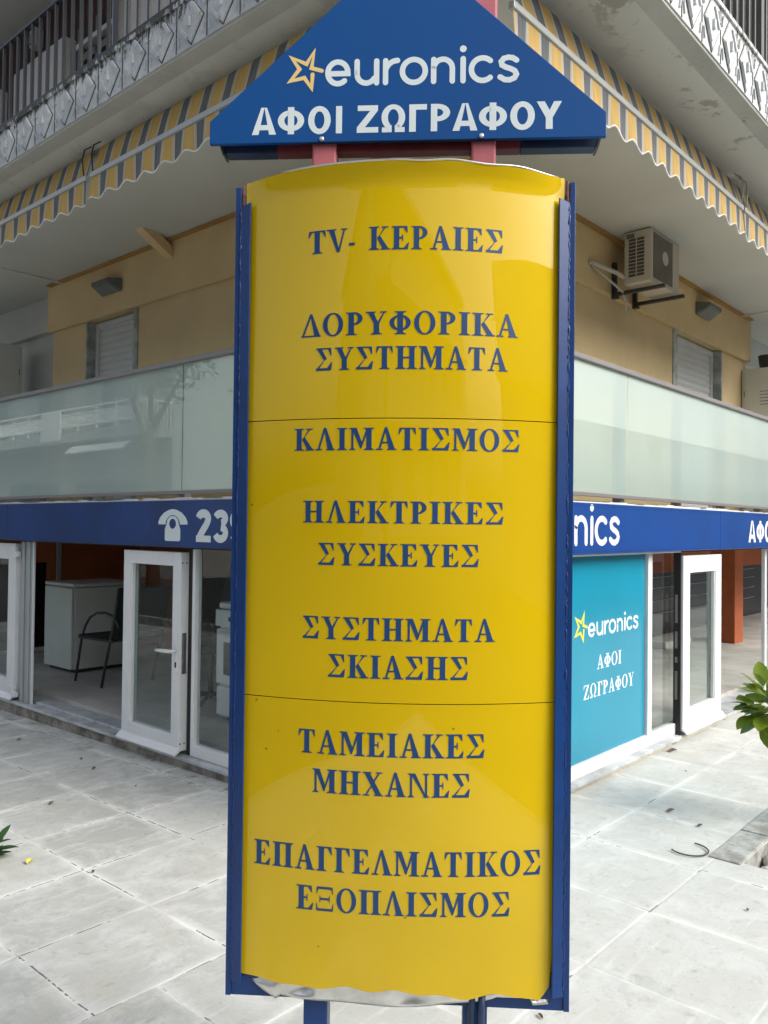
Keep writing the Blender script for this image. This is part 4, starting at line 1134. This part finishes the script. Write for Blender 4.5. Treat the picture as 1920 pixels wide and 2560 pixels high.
m = MB(); m.prism([(.62, 4.0, .56), (1.12, 4.0, .56), (1.12, 3.90, .96), (.62, 3.90, .96)], (0, -.015, 0)); m.build('backrest', 'chair_mesh', ch)
ck = thing('cooker', 'white electric cooker behind the fixed left shop pane', 'cooker', (.9, 2.3, FZ))
part('body', 'stove_enamel', ck, (.64, 1.2, 1.98, 2.55, .105, .885), bevel=.01)
part('lid', 'stove_enamel', ck, (.63, 1.21, 1.97, 2.555, .888, .935), bevel=.012)
part('control_panel', 'stove_enamel', ck, (.605, .639, 1.98, 2.565, .765, .885), bevel=.01)
od = part('oven_door', 'stove_enamel', ck, (.612, .639, 1.985, 2.56, .345, .745), bevel=.012)
part('oven_window', 'oven_glass', od, (.606, .6118, 2.08, 2.465, .42, .655), bevel=.01)
m = MB(); m.tube([(.60, 2.04, .715), (.585, 2.05, .715), (.585, 2.50, .715), (.60, 2.51, .715)], .009, 8); m.build('handle', 'white_enamel', od, smooth=True)
for i in range(4):
    m = MB(); m.tube([(.605, 2.07 + i * .1, .825), (.585, 2.07 + i * .1, .825)], .018, 12); m.build('knob', 'white_enamel' if i < 3 else 'bracket', ck)
part('drawer', 'stove_enamel', ck, (.615, .639, 1.985, 2.555, .12, .33), bevel=.012)
each('foot', 'bracket', ck, (.68, .72, 2.02, 2.06, FZ, .104), (.68, .72, 2.46, 2.50, FZ, .104))
oc_ = thing('office_chair', 'dark office chair dimly seen through the open glass door', 'chair', (.95, 3.05, FZ))
part('seat', 'chair_mesh', oc_, (.72, 1.18, 2.85, 3.3, .50, .57), bevel=.02)
m = MB(); m.prism([(1.12, 2.88, .66), (1.12, 3.27, .66), (1.26, 3.24, 1.18), (1.26, 2.91, 1.18)], (.035, 0, 0)); m.build('backrest', 'chair_mesh', oc_, bevel=.01)
m = MB(); m.tube([(.95, 3.07, .12), (.95, 3.07, .50)], .025, 10)
for i in range(5):
    a = i * 1.2566; m.tube([(.95, 3.07, .15), (.95 + .25 * math.cos(a), 3.07 + .25 * math.sin(a), .11)], .014, 6)
m.build('base', 'chair_frame', oc_, smooth=True)
for yy in (2.83, 3.32):
    m = MB(); m.tube([(.78, yy, .55), (.78, yy, .70), (1.1, yy, .70), (1.14, yy, .62)], .012, 6); m.build('armrest', 'chair_frame', oc_, smooth=True)
pc = thing('carton', 'pale carton with a blue label on the sill inside the right window', 'box', (4.6, 2.0, .3))
part('box', 'box_card', pc, (4.5, 4.85, 1.92, 2.1, .301, .47), bevel=.006); part('label_patch', 'box_blue', pc, (4.54, 4.72, 1.914, 1.9195, .32, .43))
rk = thing('rack', 'small grey metal rack beside the carton inside the right window', 'rack', (5.2, 2.0, .3))
part('frame', 'lamp_grey', rk, (5.05, 5.4, 1.95, 1.97, .301, .60)); m = MB()
for i in range(6): m.box(5.25, 5.39, 1.93, 1.9495, .33 + i * .04, .345 + i * .04)
m.build('slats', 'box_card', rk)

# ------------------------------------------------------------------ plants and litter
def leaf_mesh(m, base, tip, width, up=Vector((0, 0, 1)), fold=.25, droop=.1):
    b, t_ = Vector(base), Vector(tip); ax = t_ - b; L = ax.length; ax.normalize()
    sd = ax.cross(up)
    if sd.length < 1e-3: sd = Vector((1, 0, 0))
    sd.normalize(); nr = sd.cross(ax).normalized()
    prof = [(0, .0), (.12, .42), (.3, .86), (.5, 1.0), (.7, .86), (.87, .48), (1, 0)]
    vs = []; fs = []
    for q, wq in prof:
        c = b + ax * (q * L) - nr * (droop * L * q * q)
        hw = width / 2 * wq
        vs += [tuple(c + sd * hw + nr * hw * fold), tuple(c), tuple(c - sd * hw + nr * hw * fold)]
    for i in range(len(prof) - 1):
        for j in range(2): fs.append((i * 3 + j, i * 3 + j + 1, i * 3 + j + 4, i * 3 + j + 3))
    m.add(vs, fs)
sh = thing('shrub', 'broad-leaved green shrub growing out of the pebbled planting bed', 'shrub', (1.62, -1.32, -.11))
cx, cy, cz = 1.50, -1.03, .57
m = MB()
for k in range(7):
    a = k * .9 + .3; r = .10 + .03 * (k % 3)
    m.tube([(1.62, -1.32, -.12), (1.61 + .05 * math.cos(a), -1.27 + .05 * math.sin(a), .15), (cx + r * math.cos(a), cy + r * math.sin(a), .45 + .04 * (k % 3))], [.014, .009, .004], 6)
m.build('stem', 'bark', sh, smooth=True)
m = MB(); rng = random.Random(5)
for i in range(115):
    a = rng.uniform(0, 2 * math.pi); el = rng.uniform(-.6, .9); rr = rng.uniform(.05, .17)
    d = Vector((math.cos(a) * math.cos(el), math.sin(a) * math.cos(el), math.sin(el)))
    b = Vector((cx, cy, cz)) + d * rr
    L = rng.uniform(.10, .15)
    tip = b + (d + Vector((rng.uniform(-.5, .5), rng.uniform(-.5, .5), rng.uniform(-.35, .25)))).normalized() * L
    leaf_mesh(m, b, tip, L * rng.uniform(.52, .64), Vector((rng.uniform(-.4, .4), rng.uniform(-.4, .4), 1)), .22, rng.uniform(0, .25))
m.build('foliage', 'leaf_green', sh, smooth=True)
we = thing('weed', 'dark green weed sprouting from the pavement joint at the left edge', 'plant', (-1.46, 1.47, -.016))
m = MB(); rng = random.Random(11)
for i in range(34):
    a = rng.uniform(0, 2 * math.pi); rr = rng.uniform(0, .05)
    b = Vector((-1.47 + rr * math.cos(a), 1.46 + rr * math.sin(a), -.012 + rng.uniform(0, .07)))
    L = rng.uniform(.055, .105)
    tip = b + Vector((math.cos(a) * rng.uniform(.4, 1), math.sin(a) * rng.uniform(.4, 1), rng.uniform(-.02, 1.0))).normalized() * L
    if tip.z < -.012: tip.z = -.012
    leaf_mesh(m, b, tip, L * .42, Vector((0, 0, 1)), .2, .1)
m.build('foliage', 'weed_green', we, smooth=True)
m = MB(); m.tube([(-1.47, 1.46, -.02), (-1.465, 1.465, .06)], [.005, .003], 6); m.build('stem', 'bark', we)
def flat_leaf(x, y, a, L, wd_, mat, name, label, cat, group=None, h=.004):
    m = MB(); z = ground_z(y) + h
    d = Vector((math.cos(a), math.sin(a), .12))
    leaf_mesh(m, (x, y, z), Vector((x, y, z)) + d * L, wd_, Vector((0, 0, 1)), .5, .05)
    o = m.build(name, mat); tag(o, label, cat, group)
flat_leaf(-1.375, 1.262, .7, .05, .03, 'leaf_yellow', 'fallen_leaf', 'small yellow fallen leaf near the weed on the left pavement', 'leaf', h=.006)
G_ = 'dry leaves scattered on the pavement'
for (x, y, a, L) in [(-.42, 3.46, .4, .05), (-.5, 3.9, .2, .03), (-.36, 2.66, 1.5, .04), (-.43, 2.4, .8, .05), (-.93, 1.96, .6, .05), (-1.23, .96, 1.0, .03), (-.45, 1.9, .3, .03), (2.36, -.10, .1, .08), (2.45, -.12, 2.0, .06), (1.20, -.56, -.2, .07), (1.10, -.76, -.1, .05), (2.0, -.35, .4, .025), (-.85, -1.02, 1, .03), (.32, -1.25, .5, .025), (.6, -1.62, .1, .04), (-1.9, .35, 1.2, .05)]:
    flat_leaf(x, y, a, L, L * .4, 'leaf_dry', 'dry_leaf', 'small dry brown leaf lying on the pale pavement', 'leaf', G_)
wi = MB(); wi.tube([(.78 + .085 * math.cos(a), -.84 + .085 * math.sin(a), .008) for a in [2.4 + i * .22 for i in range(19)]], .0035, 6)
tag(wi.build('wire_loop', 'old_wire', smooth=True), 'bent loop of dark wire lying near the kerb corner', 'wire')
kb = thing('kerb_edging', 'weathered concrete kerb slab edging the pebbled planting bed', 'kerb', (1.5, -1.0, 0))
part('slab', 'kerb', kb, (.765, 1.20, -1.075, -.935, -.16, .008), bevel=.006)
part('slab', 'kerb', kb, (1.206, 1.95, -1.078, -.935, -.16, .010), bevel=.006)
part('slab', 'kerb', kb, (1.956, 2.9, -1.076, -.935, -.16, .007), bevel=.006)
rng = random.Random(3)
for i in range(46):
    bm = bmesh.new(); bmesh.ops.create_icosphere(bm, subdivisions=2, radius=1)
    r = rng.uniform(.025, .05); se = rng.uniform(0, 50)
    x = .85 + .032 * (i % 13) * 1.4 + rng.uniform(0, .03); y = -1.13 - .075 * (i // 13) - rng.uniform(0, .03)
    rot = Euler((rng.uniform(0, 3), rng.uniform(0, 3), rng.uniform(0, 3))).to_matrix()
    for v in bm.verts:
        n_ = noise.noise(v.co * 1.3 + Vector((se, 0, 0))) * .18
        p = rot @ Vector((v.co.x * (1.2 + n_), v.co.y * (1 + n_), v.co.z * (.75 + n_)))
        v.co = p * r + Vector((x, y, -.10 + r * .55))
    me = bpy.data.meshes.new('pebble'); bm.to_mesh(me); bm.free(); me.materials.append(MATS['pebble'])
    for p in me.polygons: p.use_smooth = True
    o = bpy.data.objects.new('pebble', me); COL.objects.link(o); PM[o] = Matrix.Identity(4)
    tag(o, 'rounded pale pebble lying in the planting bed below the kerb', 'pebble', 'pebbles in the planting bed')

# ------------------------------------------------------------------ the rest of the street (seen in the glass)
def block(name, label, x_front, y0, y1, floors):
    b = thing(name, label, 'building', (x_front - 1.2, (y0 + y1) / 2, 0))
    part('wall', 'far_wall', b, (x_front - 14, x_front - 1.2, y0, y1, -.2, 3.1 * floors + 1))
    m = MB(); dk = MB()
    for fl in range(floors):
        z = 4.05 + 3.1 * fl
        part('balcony_slab', 'far_wall', b, (x_front - 1.2, x_front, y0, y1, z, z + .33))
        m = MB()
        m.box(x_front - .05, x_front, y0, y1, z + 1.02, z + 1.08); m.box(x_front - .04, x_front - .01, y0, y1, z + .47, z + .51); m.box(x_front - .04, x_front - .01, y0, y1, z + .86, z + .90)
        y = y0 + .03
        k = 0
        while y < min(y1, y0 + 24):
            big = k % 9 == 0
            m.box(x_front - .045, x_front - .005, y - (.035 if big else .012), y + (.035 if big else .012), z + (.33 if big else .47), z + (1.04 if big else .88)); y += .125; k += 1
        m.box(x_front - 1.2, x_front, y0, y0 + .04, z + 1.02, z + 1.08)
        for q in range(10): m.box(x_front - 1.15 + q * .115, x_front - 1.12 + q * .115, y0, y0 + .03, z + .33, z + 1.02)
        m.build('balustrade', 'far_white', b)
        each('door', 'far_dark', b, *[(x_front - 1.21, x_front - 1.16, y0 + 2.2 + 4.4 * i, y0 + 4.0 + 4.4 * i, z + .33, z + 2.5) for i in range(4)])
        part('balcony_screen', 'far_white', b, (x_front - .02, x_front + .02, y0 + 4.5, y0 + 5.8, z + .1, z + 1.08))
    each('shop_opening', 'far_dark', b, *[(x_front - 1.21, x_front - 1.16, y0 + 1.8 + 5 * i, y0 + 5.6 + 5 * i, -.1, 2.9) for i in range(4)])
    m = MB(); m.grid(lambda u, v: (x_front + .1 + .25 * v, y0 + .1 + 3.4 * u, 3.88 - .2 * v - .035 * (v > .95) * (1 + math.sin(u * 110))), 160, 4); m.build('awning', 'far_white', b)
    return b
block('apartment_building', 'pale apartment block across the street, mirrored in the left balcony glass', -10, 18.55, 46, 2)
b2 = thing('apartment_building', 'low pale house across the street, faintly mirrored in the right balcony glass', 'building', (20, -16, 0))
part('wall', 'far_pale', b2, (-6, 150, -26, -15, -.2, 6.2))
part('balcony_slab', 'far_wall', b2, (-6, 150, -15, -13.8, 3.6, 3.9))
m = MB(); m.box(-6, 150, -13.85, -13.8, 4.75, 4.8); m.box(-6, 150, -13.85, -13.8, 4.0, 4.04)
for i in range(624): m.box(-6 + i * .25, -5.97 + i * .25, -13.84, -13.81, 4.0, 4.8)
m.build('balustrade', 'far_white', b2)
each('window', 'far_dark', b2, *[(11 + i * 5, 12.6 + i * 5, -15.0, -14.95, 4.1, 6.2) for i in range(6)])
b3 = thing('apartment_building', 'grey apartment tower behind the camera, mirrored in the yellow sign', 'building', (-22, -19, 0))
part('wall', 'far_shade', b3, (-36, -19, -30, -8, -.2, 9)); part('roof', 'far_dark', b3, (-36.5, -18.5, -30.5, -7.5, 9, 9.3))
each('window', 'far_dark', b3, *[(-19.0, -18.95, -28 + 4 * i, -26.4 + 4 * i, 1.2 + 3 * k, 2.8 + 3 * k) for i in range(5) for k in range(2)])
each('balcony_slab', 'far_wall', b3, *[(-19, -17.8, -29, -9, 3.0 + 3 * k, 3.2 + 3 * k) for k in range(3)])
def tree(x, y, h, r, seed, label, n=1500):
    t = thing('street_tree', label, 'tree', (x, y, -.16), group=None)
    rng = random.Random(seed)
    m = MB(); m.tube([(x, y, -.2), (x + .05, y - .03, h * .3), (x - .04, y + .05, h * .62)], [.19, .15, .10], 10)
    for k in range(6):
        a = k * 1.05; m.tube([(x, y, h * (.45 + .03 * k)), (x + r * .35 * math.cos(a), y + r * .35 * math.sin(a), h * .7), (x + r * .7 * math.cos(a), y + r * .7 * math.sin(a), h * .85)], [.07, .045, .015], 6)
    m.build('trunk', 'bark', t, smooth=True)
    m = MB(); cl = []
    for k in range(26):
        a = rng.uniform(0, 6.28); e = rng.uniform(-.5, 1.4); q = r * rng.uniform(.3, .95)
        cl.append(Vector((x + q * math.cos(a) * math.cos(e), y + q * math.sin(a) * math.cos(e), h * .78 + q * math.sin(e))))
    for i in range(n):
        c = rng.choice(cl) + Vector((rng.gauss(0, .32), rng.gauss(0, .32), rng.gauss(0, .26)))
        d = Vector((rng.uniform(-1, 1), rng.uniform(-1, 1), rng.uniform(-.8, .5))).normalized() * .16
        s_ = d.cross(Vector((rng.uniform(-1, 1), rng.uniform(-1, 1), 1))).normalized() * .05
        m.add([tuple(c), tuple(c + d * .5 + s_), tuple(c + d), tuple(c + d * .5 - s_)], [(0, 1, 2, 3)])
    m.build('crown', 'tree_leaf', t)
tree(-9.2, 16.6, 7.0, 1.7, 1, 'slim street tree mirrored in the left balcony glass beside the pale block', 2200)
tree(-9.6, 11.5, 7.5, 1.9, 2, 'bushy street tree across the road, mirrored in the left glass near the sign', 2200)
tree(-13.0, -7.5, 8.0, 2.2, 4, 'tall street tree behind the camera, mirrored in the yellow sign', 2200)
